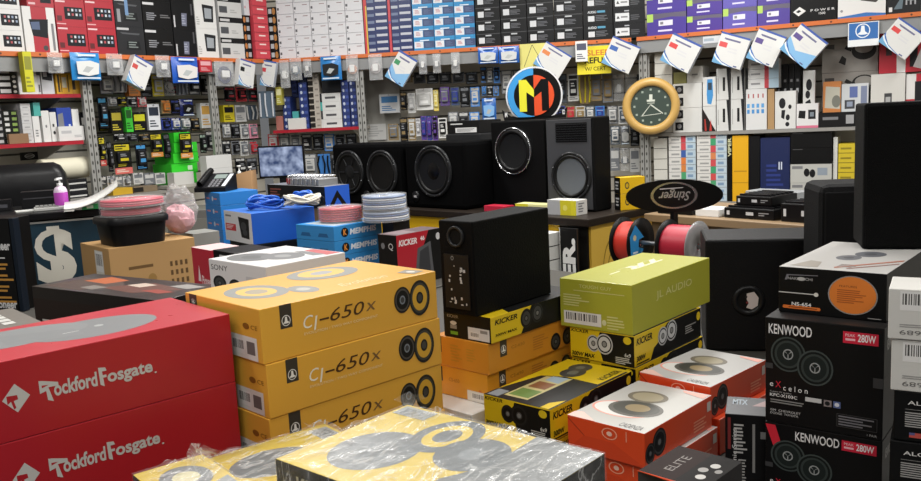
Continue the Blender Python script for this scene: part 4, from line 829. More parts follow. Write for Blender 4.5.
# ------------------------------------------------------------------ things on and behind the left counter
LA = Vector((cos(radians(ly)), sin(radians(ly)), 0)); LBv = Vector((-LA.y, LA.x, 0)); ZL = 1.0755
def cl(px, py, z=ZL): return atz(px, py, z)
sp = cl(62.5, 209)
bt = empty('sanitiser_bottle', 'clear pump bottle of purple hand sanitiser on the left counter', 'bottle', (sp.x, sp.y, ZL), 0)
mb = MB(); mb.lathe([(.0001, 0), (.026, 0), (.028, .006), (.028, .080), (.022, .095), (.010, .102), (.0001, .102)], (0, 0, 0), (0, 0, 1), M('#E0CBE2', .15), 28); mb.build('bottle', bt)
mb = MB(); mb.lathe([(.0285, .018), (.0287, .020), (.0287, .072), (.0285, .074)], (0, 0, 0), (0, 0, 1), M('#C04FBE', .25), 28); mb.build('label', bt)
mb = MB(); mb.lathe([(.012, .102), (.012, .114), (.004, .115), (.004, .128), (.013, .129), (.013, .137), (.0001, .138)], (0, 0, 0), (0, 0, 1), M('#ECECEC', .35), 18); mb.box(-.004, -.035, .128, .004, 0, .135, M('#ECECEC', .35)); mb.build('pump', bt)
kp = cl(34, 212)
kb = empty('keyboard', 'grey keyboard lying on the left counter beside the sanitiser', 'keyboard', (kp.x, kp.y, ZL), radians(ly + 4))
mb = MB(); mb.box(0, 0, 0, .15, .10, .014, M('#B9B9B6', .5), .003); mb.build('case', kb)
mb = MB()
for i in range(8):
    for j in range(4): mb.box(.008 + i * .017, .010 + j * .021, .0143, .022 + i * .017, .027 + j * .021, .021, M('#8A8A88', .5))
mb.build('keys', kb)
gp = cl(82, 210); carton('marker_box', 'small green box lying on the left counter', 'box', (gp.x, gp.y), ZL, ly, .065, .03, .022, M('#2E9A56', .4), [('R', [('r', .3, .2, .7, .8, '#C9E0CC')])])
wp = cl(16, 213); carton('paper_sheets', 'loose white paper sheets near the front of the left counter', 'paper', (wp.x, wp.y), ZL, ly + 10, .10, .06, .006, M('#D8D8D4', .6))
bp_ = cl(22, 209); carton('receipt_printer', 'low black receipt printer behind the keyboard on the left counter', 'printer', (bp_.x, bp_.y), ZL, ly, .19, .07, .075, M('#17171A', .4), [('R', [('r', .05, .55, .95, .62, '#3A3A3E')])])
bo_ = cl(-6, 212); carton('card_reader', 'small black card reader at the left edge of the counter', 'card reader', (bo_.x, bo_.y), ZL, ly, .07, .06, .05, M('#1B1B1E', .4), [('R', [('r', .2, .3, .8, .6, '#4A4A50')])])
# curved white sheet
sh = cl(86, 209.5); wv = empty('plastic_sheet', 'curved white plastic panel leaning on the left counter', 'panel', (sh.x, sh.y + .015, ZL), radians(ly))
mb = MB(); n = 14; vs = []
for i in range(n + 1):
    t = i / n; x = -.09 + .22 * t; z = .012 + .085 * t ** 2.2
    for y, dz in ((-.05, 0), (.08, .02)): vs += [(x, y, z + dz), (x, y, z + dz - .006)]
fs = []
for i in range(n):
    a = i * 4; b = a + 4; fs += [(a, b, b + 2, a + 2), (a + 1, a + 3, b + 3, b + 1), (a, a + 1, b + 1, b), (a + 2, b + 2, b + 3, a + 3)]
mb.add(vs, fs, M('#DCDCD8', .35), True); mb.build('panel', wv)
mb = MB(); mb.box(-.09, -.05, 0, -.05, .08, .012, M('#CFCFCB', .4)); mb.build('foot', wv)
# chair behind the left counter
ch = empty('office_chair', 'black leather office chair behind the left counter', 'chair', (-2.28, 4.33, 0), radians(20))
LEA = M('#1D1D1F', .35, 0, .5, .5, 14)
mb = MB(); loft(mb, [[(x, y + .02 * sin(x * 9), z) for x, y in rrect(.27 * f, .07 * g, .05)] for z, f, g in ((.62, .85, .7), (.72, .97, 1), (.95, 1.0, 1.1), (1.12, 1.03, 1.25), (1.20, 1.0, 1.2), (1.245, .92, .9), (1.262, .8, .5))], LEA); mb.build('backrest', ch)
mb = MB(); loft(mb, [Z([(x, y - .27) for x, y in rrect(.25, .19, .08)], .44), Z([(x, y - .27) for x, y in rrect(.26, .20, .09)], .50), Z([(x, y - .27) for x, y in rrect(.25, .19, .08)], .55)], LEA); mb.build('seat', ch)
for s in (-1, 1):
    mb = MB(); mb.tube([(s * .30, -.35, .50), (s * .31, -.36, .72), (s * .31, -.1, .74), (s * .29, .0, .70)], .022, M('#141415', .4), 8); mb.build('armrest', ch)
mb = MB(); mb.cyl((0, -.25, .08), (0, -.25, .44), .03, M('#333336', .3, .7)); mb.build('column', ch)
mb = MB()
for i in range(5):
    t = 2 * pi * i / 5; mb.tube([(0, -.25, .09), (.24 * cos(t), -.25 + .24 * sin(t), .05)], .022, M('#18181A', .4), 8); mb.cyl((.24 * cos(t) - .012, -.25 + .24 * sin(t), .025), (.24 * cos(t) + .012, -.25 + .24 * sin(t), .025), .025, M('#0E0E0E', .5))
mb.build('base', ch)
zr4 = BL.pt(76, 199)[1]
for k in range(3):
    a0 = BL.pt(62, 190, .06)[0]; a1 = BL.pt(88, 190, .06)[0]; w_ = BL.w(a0, .06, 0)
    carton('letter_tray', f'dark letter tray with white papers, {["lowest", "middle", "topmost"][k]} of three under the cream roll', 'tray', (w_.x, w_.y), zr4 + .0005 + .036 * k, 54, a1 - a0, .26, .0345, M('#26262A', .4), [('R', [('r', .05, .2, .95, .45, '#C9C9C6')])], 'letter trays')
a_ = BL.pt(63, 168, .12)[0]; rp = BL.w(a_, .12, zr4 + .109)
rl = empty('paper_roll', 'large cream roll of material lying on the letter trays', 'roll', rp, radians(54))
mb = MB(); mb.lathe([(.02, -.135), (.060, -.135), (.062, -.13), (.062, .13), (.060, .135), (.02, .135)], (0, 0, .0625), (1, 0, 0), M('#DDD8C2', .6), 40, closed=True); mb.build('roll', rl)
# desk phone, monitor, bag on the tables behind
fp = Vector((-1.155, 4.27, 0)); ph = empty('desk_phone', 'black desk phone standing on the slim sky blue cartons', 'phone', (fp.x - .165, fp.y - .01, 1.0798), radians(-12))
mb = MB(); mb.prism([(0, 0), (.13, 0), (.13, .085), (0, .02)], (0, 0, 0), (0, 1, 0), (0, 0, 1), (-1, 0, 0), .17, M('#1B1B1E', .4)); mb.build('body', ph)
o_ = Vector((.06, 0, .0205)); v_ = Vector((0, .13, .065))
mb = MB(); mb.layer = 3; mb.prints((o_, Vector((.105, 0, 0)), v_, v_.cross(Vector((1, 0, 0))).normalized() * -1), [('r', .08, .62, .7, .9, '#7E8A86'), ('r', .78, .1, .98, .92, '#C6CBD2')] + [('r', .08 + .2 * i, .08 + .13 * j, .22 + .2 * i, .17 + .13 * j, '#77777C') for i in range(3) for j in range(4)]); mb.build('keypad', ph)
mb = MB(); mb.tube([(.028, .005, .04), (.028, .03, .05), (.028, .10, .085), (.028, .14, .10)], .016, M('#121214', .35), 8); mb.build('handset', ph)
ms_ = aty(281, 162, 5.05); mo = empty('monitor', 'flat black monitor showing a bluish security view behind the silver amplifier', 'monitor', (ms_.x, 5.06, 0), radians(-4))
mb = MB(); mb.box(-.140, 0, 1.085, .140, .022, 1.275, M('#0D0D0E', .3), .003); mb.build('housing', mo)
def screen_mat():
    m = bpy.data.materials.new('security_screen'); m.use_nodes = True; nt = m.node_tree; b = nt.nodes['Principled BSDF']; b.inputs['Roughness'].default_value = .25
    tc = nt.nodes.new('ShaderNodeTexCoord'); nz = nt.nodes.new('ShaderNodeTexNoise'); nz.inputs['Scale'].default_value = 16; nt.links.new(tc.outputs['Object'], nz.inputs[0])
    rp = nt.nodes.new('ShaderNodeValToRGB'); rp.color_ramp.elements[0].color = lin('#3A4A70'); rp.color_ramp.elements[1].color = lin('#C2D0EE'); rp.color_ramp.elements[0].position = .38; rp.color_ramp.elements[1].position = .7
    nt.links.new(nz.outputs[0], rp.inputs[0]); nt.links.new(rp.outputs[0], b.inputs['Emission Color']); b.inputs['Emission Strength'].default_value = .7; b.inputs['Base Color'].default_value = lin('#101826')
    return m
mb = MB(); mb.box(-.130, -.0015, 1.096, .130, -.0003, 1.265, screen_mat()); mb.build('screen', mo)
mb = MB(); mb.box(-.02, .004, .95, .02, .02, 1.099, M('#121214', .4)); mb.box(-.09, -.05, .9305, .09, .08, .95, M('#121214', .4)); mb.build('stand', mo)
dsk = empty('low_cabinet', 'low grey back cabinet under the monitor and paper bag', 'cabinet', (-1.70, 4.92, 0), 0)
mb = MB(); mb.box(0, 0, 0, .74, .33, .93, M('#6A6864', .5), .004); mb.build('cabinet_body', dsk)
for k in range(2):
    mb = MB(); mb.box(.02 + .36 * k, -.006, .06, .36 + .36 * k, -.0005, .88, M('#77756F', .5)); mb.build('door', dsk)
pg = aty(245, 184, 5.0); bg = empty('paper_bag', 'brown paper bag standing left of the monitor', 'bag', (pg.x, 4.99, .9305), radians(-10))
mb = MB(); loft(mb, [Z(rrect(.060, .035, .005, 2), 0), Z(rrect(.064, .040, .005, 2), .12), [(x, y, .20 + .02 * sin(x * 40)) for x, y in rrect(.066, .030, .005, 2)]], M('#B08A62', .7), False); mb.build('bag', bg)
for q, (px, hh) in enumerate(((240, .235), (251, .225))):
    pq = aty(px, 180, 5.15); tq = empty('pump_bottle', ['white pump bottle standing behind the paper bag at left', 'white pump bottle standing behind the paper bag at right'][q], 'bottle', (pq.x, 5.15, .9305), 0, 'white pump bottles')
    mb = MB(); mb.lathe([(.0001, 0), (.028, 0), (.03, .01), (.03, .15), (.012, .185), (.0001, .185)], (0, 0, 0), (0, 0, 1), M('#DFDFDA', .4), 20); mb.build('bottle', tq)
    mb = MB(); mb.lathe([(.010, .185), (.010, .2), (.004, .201), (.004, hh - .01), (.012, hh - .009), (.012, hh), (.0001, hh)], (0, 0, 0), (0, 0, 1), M('#ECECEA', .4), 14); mb.build('pump', tq)
# ------------------------------------------------------------------ goods on the wall shelving
def G(bay, x0, y0, x1, y1, col, name, label, cat='box', pr=(), group=None, off=.02, d=.2, zb=None, h=None, cols=None, bevel=0.0):
    a0, a1, z0, z1 = bay.rect(x0, y0, x1, y1, off)
    if zb is not None: z0 = zb
    if h: z1 = z0 + h
    p = bay.w(a0, off, 0)
    return carton(name, label, cat, (p.x, p.y), z0 + .0004, bay.yaw, a1 - a0 - .0015, d, max(.01, z1 - z0 - .001), col, pr, group, bevel, cols)
def column(bay, x0, x1, yb, pitch, n, col, name, lab, pr=None, group=None, off=.02, d=.2, zb=ZTOP, cols=None, colf=None):
    xc = (x0 + x1) / 2
    h = bay.pt(xc, yb - pitch, off)[1] - bay.pt(xc, yb, off)[1]
    ym = 28 if zb == ZTOP else yb - pitch * n * .5
    a0 = bay.pt(x0, ym, off)[0] + .0006; a1 = bay.pt(x1, ym, off)[0]
    p = bay.w(a0, off, 0)
    for k in range(n):
        l_ = lab(k) if callable(lab) else lab.format(k=ORD[k], r=ORD[n - 1 - k])
        carton(name, l_, 'box', (p.x, p.y), zb + h * k + .0004, bay.yaw, a1 - a0 - .0015, d, h - .0008, colf(k) if colf else col, pr(k) if pr else (), group, 0.0, cols)
SCR = '#1E2228'
def radio_pic(u, v, w, h, bg=SCR):
    out = [('r', u, v, u + w, v + h, bg)]
    for i in range(4):
        for j in range(2):
            cx = u + w * (.18 + .21 * i); cy = v + h * (.30 + .36 * j); out.append(('r', cx, cy, cx + w * .11, cy + h * .2, ['#C9CDD2', '#A84A50', '#C9CDD2', '#8A9AB0'][(i + j) % 4]))
    return out
WH = M('#D8D8D6', .45); RDB = M('#A81E2E', .4); BLK = M('#121213', .4); DGR = M('#303134', .4)
# --- left wall, top deck
column(BL, -8, 22.5, 50.6, 21.2, 3, WH, 'radio_carton', 'white car radio carton at far left on the top deck, {k} from bottom', lambda k: [('R', radio_pic(.32, .22, .60, .55))], 'white radio cartons on the top deck')
G(BL, 24, 7, 56, 51.4, WH, 'radio_carton', 'large white carton with a wide red band and screen picture on top deck', pr=[('R', [('r', .26, 0, .74, 1, '#A81E2E'), ('p', [(.18, .72), (.78, .74), (.72, .32), (.26, .36)], SCR), ('p', [(.22, .66), (.5, .68), (.5, .5), (.25, .5)], '#4A5A7A'), ('e', .62, .10, .08, .06, '#3A3A3C'), ('r', .86, .05, .94, .65, '#77777A')])], zb=ZTOP)
z_ = BL.rect(24, 7, 56, 51.4, .02)
G(BL, 26, -14, 53, 6.8, RDB, 'radio_carton', 'red carton lying on the large white and red carton', pr=[('R', [('r', .5, .2, .9, .8, SCR), ('r', .05, .1, .3, .2, '#D8B0B4')])], zb=z_[3])
for c, (x0, x1, yb) in enumerate(((57, 86.7, 52.6), (87, 115.5, 54.0))):
    column(BL, x0, x1, yb, 26.6, 3, RDB, 'radio_carton', lambda k, c=c: f'red car radio carton, {ORD[k]} from bottom in the {["left", "right"][c]} red pile', lambda k: [('R', [('r', .03, .90, .35, .96, '#E0C2C4'), ('r', .02, .08, .32, .12, '#D8A8AC'), ('r', .04, .2, .2, .4, '#5A1018')] + radio_pic(.30, .28, .62, .46))], 'red radio cartons on the top deck')
column(BL, 116, 143.5, 55.4, 28.5, 3, DGR, 'radio_carton', 'dark grey radio carton, {k} from bottom of the grey pile', lambda k: [('R', [('r', .02, .88, .45, .96, '#B9B9BB'), ('p', [(.3, .2), (.85, .2), (.8, .5), (.35, .5)], '#1E2022'), ('ln', .4, .25, .75, .5, 3, '#77807E'), ('p', [(.12, .8), (.85, .78), (.8, .72), (.2, .74)], '#4A4C50')] + ([('r', .38, .4, .5, .95, '#6A8AB0'), ('r', .08, .15, .2, .6, '#8A8C90')] if k == 1 else []))], 'grey radio cartons')
column(BL, 144, 172.5, 56.4, 27.2, 3, BLK, 'radio_carton', 'black radio carton with small white text, {k} from bottom of the black pile', lambda k: [('R', [('r', .02, .86, .4, .95, '#C9C9CB'), ('ln', .12, .3, .5, .6, 4, '#8A8C92'), ('ln', .6, .4, .95, .55, 2, '#6A6A6C')])], 'black radio cartons')
column(BL, 173, 195.5, 57.2, 28.2, 3, M('#17181A', .4), 'radio_carton', 'narrow black carton with tilted screen picture, {k} from bottom of its pile', lambda k: [('R', [('r', .06, .04, .12, .45, '#C2C2C4'), ('p', [(.40, .1), (.62, .1), (.66, .55), (.42, .55)], '#6A6E80'), ('ln', .42, .15, .62, .5, 4, '#9A9EB0'), ('r', .85, .5, .92, .9, '#4A4A4E')])], 'narrow black radio cartons')
column(BL, 196, 217, 58.2, 29.2, 3, WH, 'radio_carton', 'white carton with tall screen picture, {k} from bottom of its pile', lambda k: [('R', [('p', [(.40, .22), (.85, .22), (.90, .78), (.36, .82)], '#2A2C30'), ('p', [(.46, .34), (.78, .34), (.80, .68), (.46, .70)], '#9AA0A6'), ('ln', .05, .1, .2, .4, 4, '#A8A8A6')]), ('E', [('r', 0, 0, 1, 1, '#26262A')])], 'white tall screen cartons')
column(BL, 219.5, 243, 58.8, 20.5, 3, M('#C9C9C7', .45), 'radio_carton', 'white carton with black lid edge, {k} from bottom of its pile', lambda k: [('R', [('r', 0, .74, 1, 1, '#1C1C1E'), ('r', .05, .80, .45, .92, '#C2C2C2'), ('r', .05, .2, .38, .52, '#4A4C50'), ('ln', .5, .2, .8, .4, 2, '#A8A8A6')])], 'white cartons with black lids')
column(BL, 243.5, 250.8, 59.2, 8.7, 5, BLK, 'bulb_carton', 'small black carton with orange dot, {k} from bottom left of the red cartons', lambda k: [('R', [('e', .2, .5, .18, .35, '#B8743A'), ('r', .45, .25, .85, .8, '#A9ABB0')])], 'small black cartons left of the red pile', d=.12)
z_ = BL.rect(243.5, 15.7, 252.2, 59.2, .02)
G(BL, 243.6, -8, 249, 15.5, M('#D0D2D6', .45), 'radio_carton', 'pale grey carton standing on the small black orange dotted cartons', pr=[('R', [('r', .1, .3, .3, .4, '#C27A80')])], d=.12, zb=z_[3] + .002)
column(BL, 254, 268.5, 59.8, 8.7, 8, M('#CC4450', .4), 'bulb_carton', 'small red carton, {k} from bottom of the red pile in the corner', lambda k: [('R', [('r', .3, .62, .75, .78, '#F0D8D2'), ('r', 0, 0, 1, .12, '#A83440')])], 'small red cartons', d=.07, off=-.005)
# --- back wall, top deck
column(BA, 268.5, 277, 59.0, 8.7, 6, BLK, 'bulb_carton', 'small black carton, {k} from bottom right of the red corner pile', lambda k: [('R', [('e', .75, .5, .2, .4, '#A8743A'), ('r', .1, .25, .5, .8, '#B5B7BA')])], 'small black cartons right of the red pile', d=.10)
xs = [277.6, 294.5, 311.2, 328.4, 346, 363.6]; yb_ = [58.6, 57.6, 56.6, 55.7, 54.7]
for c in range(5):
    column(BA, xs[c], xs[c + 1], yb_[c], 11.1, 6, M('#D3D3D6', .5), 'speaker_carton', lambda k, c=c: f'plain white carton, {ORD[k]} row from bottom, {ORD[c]} column of the white block', lambda k: [('R', [('r', .04, .35, .16, .58, '#5A5A5E'), ('r', .05, .08, .1, .18, '#77777A'), ('r', .55, .72, .85, .78, '#8A6A6C'), ('r', 0, 0, .012, 1, '#77777A'), ('r', 0, .97, 1, 1, '#9A9AA0')])], 'plain white cartons')
G(BA, 363.9, -10, 367.4, 54.3, M('#C23A3E', .4), 'poster_board', 'thin red and yellow board between the white and navy cartons', 'board', pr=[('R', [('r', .6, 0, 1, .75, '#D8B040')])], zb=ZTOP, d=.15)
NAV = M('#1B2A5E', .4)
for c, (x0, x1, yb) in enumerate(((367.6, 388.5, 52.2), (391.6, 412.5, 51.2))):
    column(BA, x0, x1, yb, 6.9, 8, NAV, 'wiring_carton', lambda k, c=c: f'slim navy carton with silver label, {ORD[k]} from bottom in the {["left", "right"][c]} navy pile', lambda k: [('R', [('r', .42, .42, .95, .78, '#B9BCC6'), ('r', .02, .3, .34, .7, '#6A7694' if (k % 3) else '#B0B6C0')])], 'slim navy cartons')
column(BA, 388.7, 391.4, 51.4, 13.6, 4, M('#C2404C', .4), 'wiring_carton', 'narrow red carton end between the navy piles, {k} from bottom', lambda k: [('R', [('r', .1, .1, .9, .3, '#6A4A8E')])] if k == 2 else [], 'narrow red cartons')
SKY = M('#2E8CC4', .38)
for c, (x0, x1, yb) in enumerate(((413, 433.8, 50.0), (434, 454.5, 48.8), (454.7, 475, 47.6))):
    column(BA, x0, x1, yb, 11.0, 5, SKY, 'amplifier_carton', lambda k, c=c: f'blue carton with white label, {ORD[k]} from bottom in the {ORD[c]} blue column', lambda k: [('R', [('r', .48, .2, 1, .85, '#37486E'), ('r', .03, .22, .46, .82, '#DADCE0'), ('r', .30, .87, .75, .96, '#E0E8F0'), ('ln', .12, .35, .38, .7, 3, '#B8707A'), ('ln', .55, .3, .9, .7, 4, '#5A6C92')])], 'blue cartons on the top deck')
for c, (x0, x1, yb, pt_) in enumerate(((476, 500.5, 46.3, 13.0), (501, 527, 44.0, 13.4), (527.4, 554, 41.8, 13.6), (554.4, 583, 40.3, 13.8))):
    column(BA, x0, x1, yb, pt_, 4, M('#1B1C1E', .38), 'amplifier_carton', lambda k, c=c: f'black amplifier carton, {ORD[k]} from bottom in the {ORD[c]} black column', lambda k: [('R', [('r', .10, .25, .34, .70, '#CDCFD2'), ('r', .38, .80, .62, .90, '#B9BCC0'), ('ln', .38, .25, .85, .65, 4, '#5E6066'), ('r', 0, .94, 1, 1, '#3A3B3E')])], 'black amplifier cartons')
column(BA, 583.5, 613, 38.4, 15.6, 3, M('#1D1E20', .38), 'amplifier_carton', 'black amplifier carton with blue lettering, {k} from bottom', lambda k: [('R', [('t', 'AUDIO', .15, .72, .45, .88, '#D0D4D8', {'bold': .02}), ('r', .48, .74, .75, .88, '#4A90B0'), ('r', .16, .2, .38, .55, '#CDCFD2'), ('ln', .42, .2, .85, .6, 4, '#5E6066')])], 'black cartons with blue lettering')
column(BA, 613.5, 645.5, 36.4, 14.8, 3, M('#222326', .38), 'amplifier_carton', 'black amplifier carton with wide white label, {k} from bottom', lambda k: [('R', [('r', .06, .18, .50, .72, '#D4D6D8'), ('p', [(.1, .35), (.2, .35), (.15, .55)], '#2A2A2C'), ('r', .24, .4, .45, .5, '#77777A'), ('ln', .55, .2, .95, .6, 3, '#4A4B50'), ('r', .35, .82, .5, .9, '#A9ABB0')])], 'black cartons with wide white labels')
# --- right wall, top deck
def pur(k, c=0): return [('R', [('r', .0, .62, .16, .98, '#A8C85A'), ('r', .30, .42, .66, .66, '#D8D8E2'), ('r', .34, .48, .42, .6, '#77777E'), ('ln', .28, .12, .78, .28, 1, '#D0CCE8'), ('p', [(.16, .98), (1, .98), (1, .74), (.6, .80), (.16, .72)], '#5A5468')])]
for c, (x0, x1, yb, pt_, co_) in enumerate(((647, 686.5, 32.6, 22.4, '#43308E'), (687, 722.5, 30.4, 16.5, '#452C8C'), (723, 757, 27.6, 21.0, '#5A50A8'), (757.5, 790, 24.8, 21.0, '#48368E'))):
    column(BB, x0, x1, yb, pt_, 2, M(co_, .38), 'amplifier_carton', lambda k, c=c: f'purple amplifier carton with lime tag, {["lower", "upper"][k]} one in the {ORD[c]} purple pile', pur, 'purple amplifier cartons')
G(BB, 790.5, -8, 837, 22.6, M('#101011', .38), 'amplifier_carton', 'black carton with white diamond and spaced lettering on top deck', pr=[('R', [('p', [(.18, .22), (.34, .38), (.20, .54), (.06, .38)], '#D8D8D6'), ('p', [(.17, .33), (.24, .38), (.19, .44), (.12, .38)], '#2A2A2A'), ('t', 'P O W E R', .44, .34, .96, .42, '#C9C9C9', {'bold': .02}), ('t', '1500', .62, .22, .76, .30, '#C9C9C9', {'bold': .02})])], zb=ZTOP)
G(BB, 838, -10, 886, 19.4, WH, 'amplifier_carton', 'white carton with blue base band and dark device picture', pr=[('R', [('p', [(0, 0), (1, 0), (1, .08), (.6, .16), (0, .06)], '#2E6AB0'), ('p', [(.48, .62), (.80, .50), (.92, .70), (.88, .95), (.46, .98)], '#55504C'), ('p', [(.48, .62), (.80, .50), (.92, .70), (.62, .78)], '#3A3633'), ('e', .08, .28, .03, .05, '#8A8A8C'), ('r', .03, .72, .28, .76, '#A8A8A8')])], zb=ZTOP)
G(BB, 887, -10, 921.5, 15.2, M('#2A2B2E', .38), 'amplifier_carton', 'dark carton with white square mark at right end of top deck', pr=[('R', [('r', .06, .1, .16, .3, '#D8D8D8'), ('p', [(.2, .2), (.5, .9), (.45, .2)], '#5A6A74'), ('t', 'FH', .55, .35, .85, .8, '#9A9A9E', {'bold': .04})])], zb=ZTOP)
# --- tilted white and blue kits hanging under the top decks
def kit(bay, cx, cy, w, h, tilt, badge, label, bluef=False, thick=.05, lift=0.0):
    off = -.016 - thick - lift
    a, z = bay.pt(cx, cy, off); sc = bay.rect(cx - .5, cy - .5, cx + .5, cy + .5, off)
    px = (sc[1] - sc[0]); pz = sc[3] - sc[2]
    L = w * (px + pz) / 2; H = h * (px + pz) / 2
    p = bay.w(a, off, z)
    mb = MB(); mb.box(-L / 2, 0, -H / 2, L / 2, thick, H / 2, M('#D6D6D4', .35), .0015, {'T': M('#3558A8', .4), 'E': M('#C9D0DC', .4)})
    fr = (Vector((-L / 2, 0, -H / 2)), Vector((L, 0, 0)), Vector((0, 0, H)), Vector((0, -1, 0))); mb.layer = 0
    mb.prints(fr, ([('p', [(0, 0), (1, 0), (1, .5), (.4, .25), (0, .5)], '#7FB0D8')] if bluef else []) + [('r', 0, .94, 1, 1, '#3A55A0'), ('p', [(0, .40), (.05, .30), (.30, .10), (.62, .03), (.8, 0), (0, 0)], '#2E62A8'), ('p', [(0, .30), (.10, .20), (.32, .07), (.6, .01), (.7, 0), (0, 0)], '#DCE4EC'), ('p', [(0, .22), (.12, .12), (.4, 0), (0, 0)], '#6AA0C8'), ('r', .05, .54, .32, .70, badge), ('ln', .20, .76, .80, .86, 1, '#55557A'), ('r', .16, .80, .72, .84, '#6A6A8A'), ('ln', .4, .4, .8, .6, 2, '#D0D0D2'), ('r', .74, .03, .86, .07, '#55608A')])
    o = mb.build('dash_kit_box', None, p, (0, radians(tilt), radians(bay.yaw)))
    tag(o, label, 'box', 'white kit boxes hanging from the shelf edge')
kit(BL, 140, 72.5, 21, 27, 27, '#C24A44', 'small white kit box with red badge hanging tilted above the left pegboard')
kit(BL, 247, 73.5, 17, 23, 13, '#2A2A2C', 'white kit box with black badge hanging near the room corner')
kit(BA, 268, 73.5, 14, 25, 13, '#C23A44', 'white kit box with red badge hanging right of the black badged one')
kit(BA, 401, 68.5, 21, 30, 34, '#3A8A5A', 'blue shaded kit box with green badge hanging by the blue cartons', True)
kit(BA, 552.5, 60, 30, 26, 34, '#D8824A', 'white kit box with orange badge hanging above the round M sign')
kit(BA, 621, 55, 30, 29, 26, '#3A62A8', 'white kit box with blue badge overlapping the yellow notice')
kit(BB, 680.5, 53, 32, 30, 29, '#D04444', 'white kit box with red badge hanging right of the clock top')
kit(BB, 731, 50.5, 30, 32, 20, '#D05050', 'white kit box with red badge hanging below the lighter purple cartons')
kit(BB, 766, 47.5, 29, 33, 25, '#5A4A88', 'white kit box with purple badge hanging right of the red badged ones')
kit(BB, 803.5, 46, 34, 33, 42, '#5A4A88', 'blue shaded kit box with purple badge hanging steeply tilted', True, lift=.052)
kit(BB, 902, 38.5, 34, 31, 40, '#D04444', 'white kit box with red badge hanging at the right end')
# --- hanging packs
HK = M('#8A8A8C', .3, .7)
def rect3(bay, x0, y0, x1, y1, off):
    a0, a1, z0, z1 = bay.rect(x0, y0, x1, y1, off)
    return bay.w(a0, off, z0), a1 - a0, z1 - z0
def pack(bay, x0, y0, x1, y1, c1, c2, label, name='blister_pack', cat='packet', group=None, off=.16, kind='blister', tilt=0.0, hook=True, back=.435, foot=None):
    p, L, H = rect3(bay, x0, y0, x1, y1, off)
    t = empty(name, label, cat, p, radians(bay.yaw), group)
    if tilt: t.rotation_euler = (0, radians(tilt), radians(bay.yaw))
    rr = random.Random(int(x0 * 13 + y0 * 7))
    if kind == 'blister':
        dark = max(lin(c1)[:3]) < .06
        mb = MB(); mb.box(0, 0, 0, L, .003, H, M(c1, .4)); mb.layer = 0
        sp_ = [('r', .10, .82, .90, .95, c2), ('ln', .1, .05, .9, .16, 2, c2)]
        if foot: sp_ = [('r', .08, .76, .92, .95, c2), ('ln', .12, .78, .85, .93, 2, c1), ('r', 0, 0, 1, .20, foot), ('ln', .1, .05, .8, .16, 2, '#E0D0C0'), ('ln', .2, .24, .8, .34, 2, c2)]
        mb.prints(frame('R', L, .003, H), sp_); mb.build('card', t)
        mb = MB(); d = rr.uniform(.012, .026)
        b0, b1 = (.36, .72) if foot else (.20, .78)
        bc_ = '#26272A' if dark else c2
        mb.box(L * .14, -d, H * b0, L * .86, -.0008, H * b1, M(bc_, .3), min(.006, d * .4)); mb.layer = 0
        mb.prints((Vector((L * .14, -d, H * b0)), Vector((L * .72, 0, 0)), Vector((0, 0, H * (b1 - b0))), Vector((0, -1, 0))), [('r', .18, .18, .82, .42, c2 if dark else c1), ('ln', .2, .55, .8, .85, 2, '#8A8C90' if dark else c1)]); mb.build('bubble', t)
    elif kind == 'box':
        mb = MB(); mb.box(0, 0, 0, L, .045, H, M(c1, .4)); mb.layer = 0
        mb.prints(frame('R', L, .045, H), [('r', .10, .55, .9, .88, c2), ('ln', .1, .1, .8, .4, 3, c2)]); mb.build('carton', t)
    elif kind == 'bag':
        n = 6; vs = []
        for s_ in (-1, 1):
            for j in range(n + 1):
                for i in range(n + 1):
                    u = i / n; v = j / n; b = (sin(pi * u) * sin(pi * min(1, v * 1.05))) ** .6 * .022
                    vs.append((L * u, .012 + s_ * (b + .001) + rr.uniform(-.0015, .0015), H * v))
        k = (n + 1) ** 2; fs = []
        for j in range(n):
            for i in range(n):
                a = j * (n + 1) + i; fs += [(a, a + 1, a + n + 2, a + n + 1), (k + a, k + a + n + 1, k + a + n + 2, k + a + 1)]
        mb = MB(); mb.add(vs, fs, BAGF if c1 == 'clear' else M(c1, .25), True)
        if c1 != 'clear':
            mb.layer = 0; mb.prints((Vector((0, -.0125, 0)), Vector((L, 0, 0)), Vector((0, 0, H)), Vector((0, -1, 0))), [('p', [(.14, .22), (.5, .14), (.86, .22), (.90, .60), (.6, .70), (.12, .66)], c2), ('r', .2, .86, .8, .93, '#D8E2EC'), ('p', [(.3, .3), (.5, .26), (.7, .45), (.45, .5)], '#B0B4B4'), ('r', .1, .04, .9, .10, '#C9D6E2')])
        mb.build('bag', t)
        if c1 == 'clear':
            mb = MB(); r = min(L, H) * .34
            for i in range(3): mb.lathe([(r * (1 - .16 * i) + .004 * cos(a * pi / 3), .004 * sin(a * pi / 3)) for a in range(6)], (L / 2, .012 + .002 * i, H * .45), (0, 1, 0), M(c2, .4), 22, closed=True)
            mb.box(L * .3, -.004, H * .35, L * .7, -.001, H * .62, M('#D8D8D6', .5)); mb.build('cable', t)
    elif kind == 'tubes':
        mb = MB(); mb.box(0, .010, 0, L, .012, H, M(c1, .4)); mb.build('card', t)
        k = max(3, int(L / .03)); mb = MB()
        for i in range(k):
            x = L * (.1 + .8 * i / (k - 1)); mb.tube([(x, 0, H * .05), (x + rr.uniform(-.01, .01), -.004, H * .5), (x + rr.uniform(-.008, .008), 0, H * .92)], .006, M(c2, .35), 6)
        mb.build('cable', t)
    if hook:
        mb = MB(); mb.cyl((L / 2, -.012, H * .955), (L / 2, back - off, H * .955), .0028, HK, 8); mb.build('peg_hook', t)
    return t
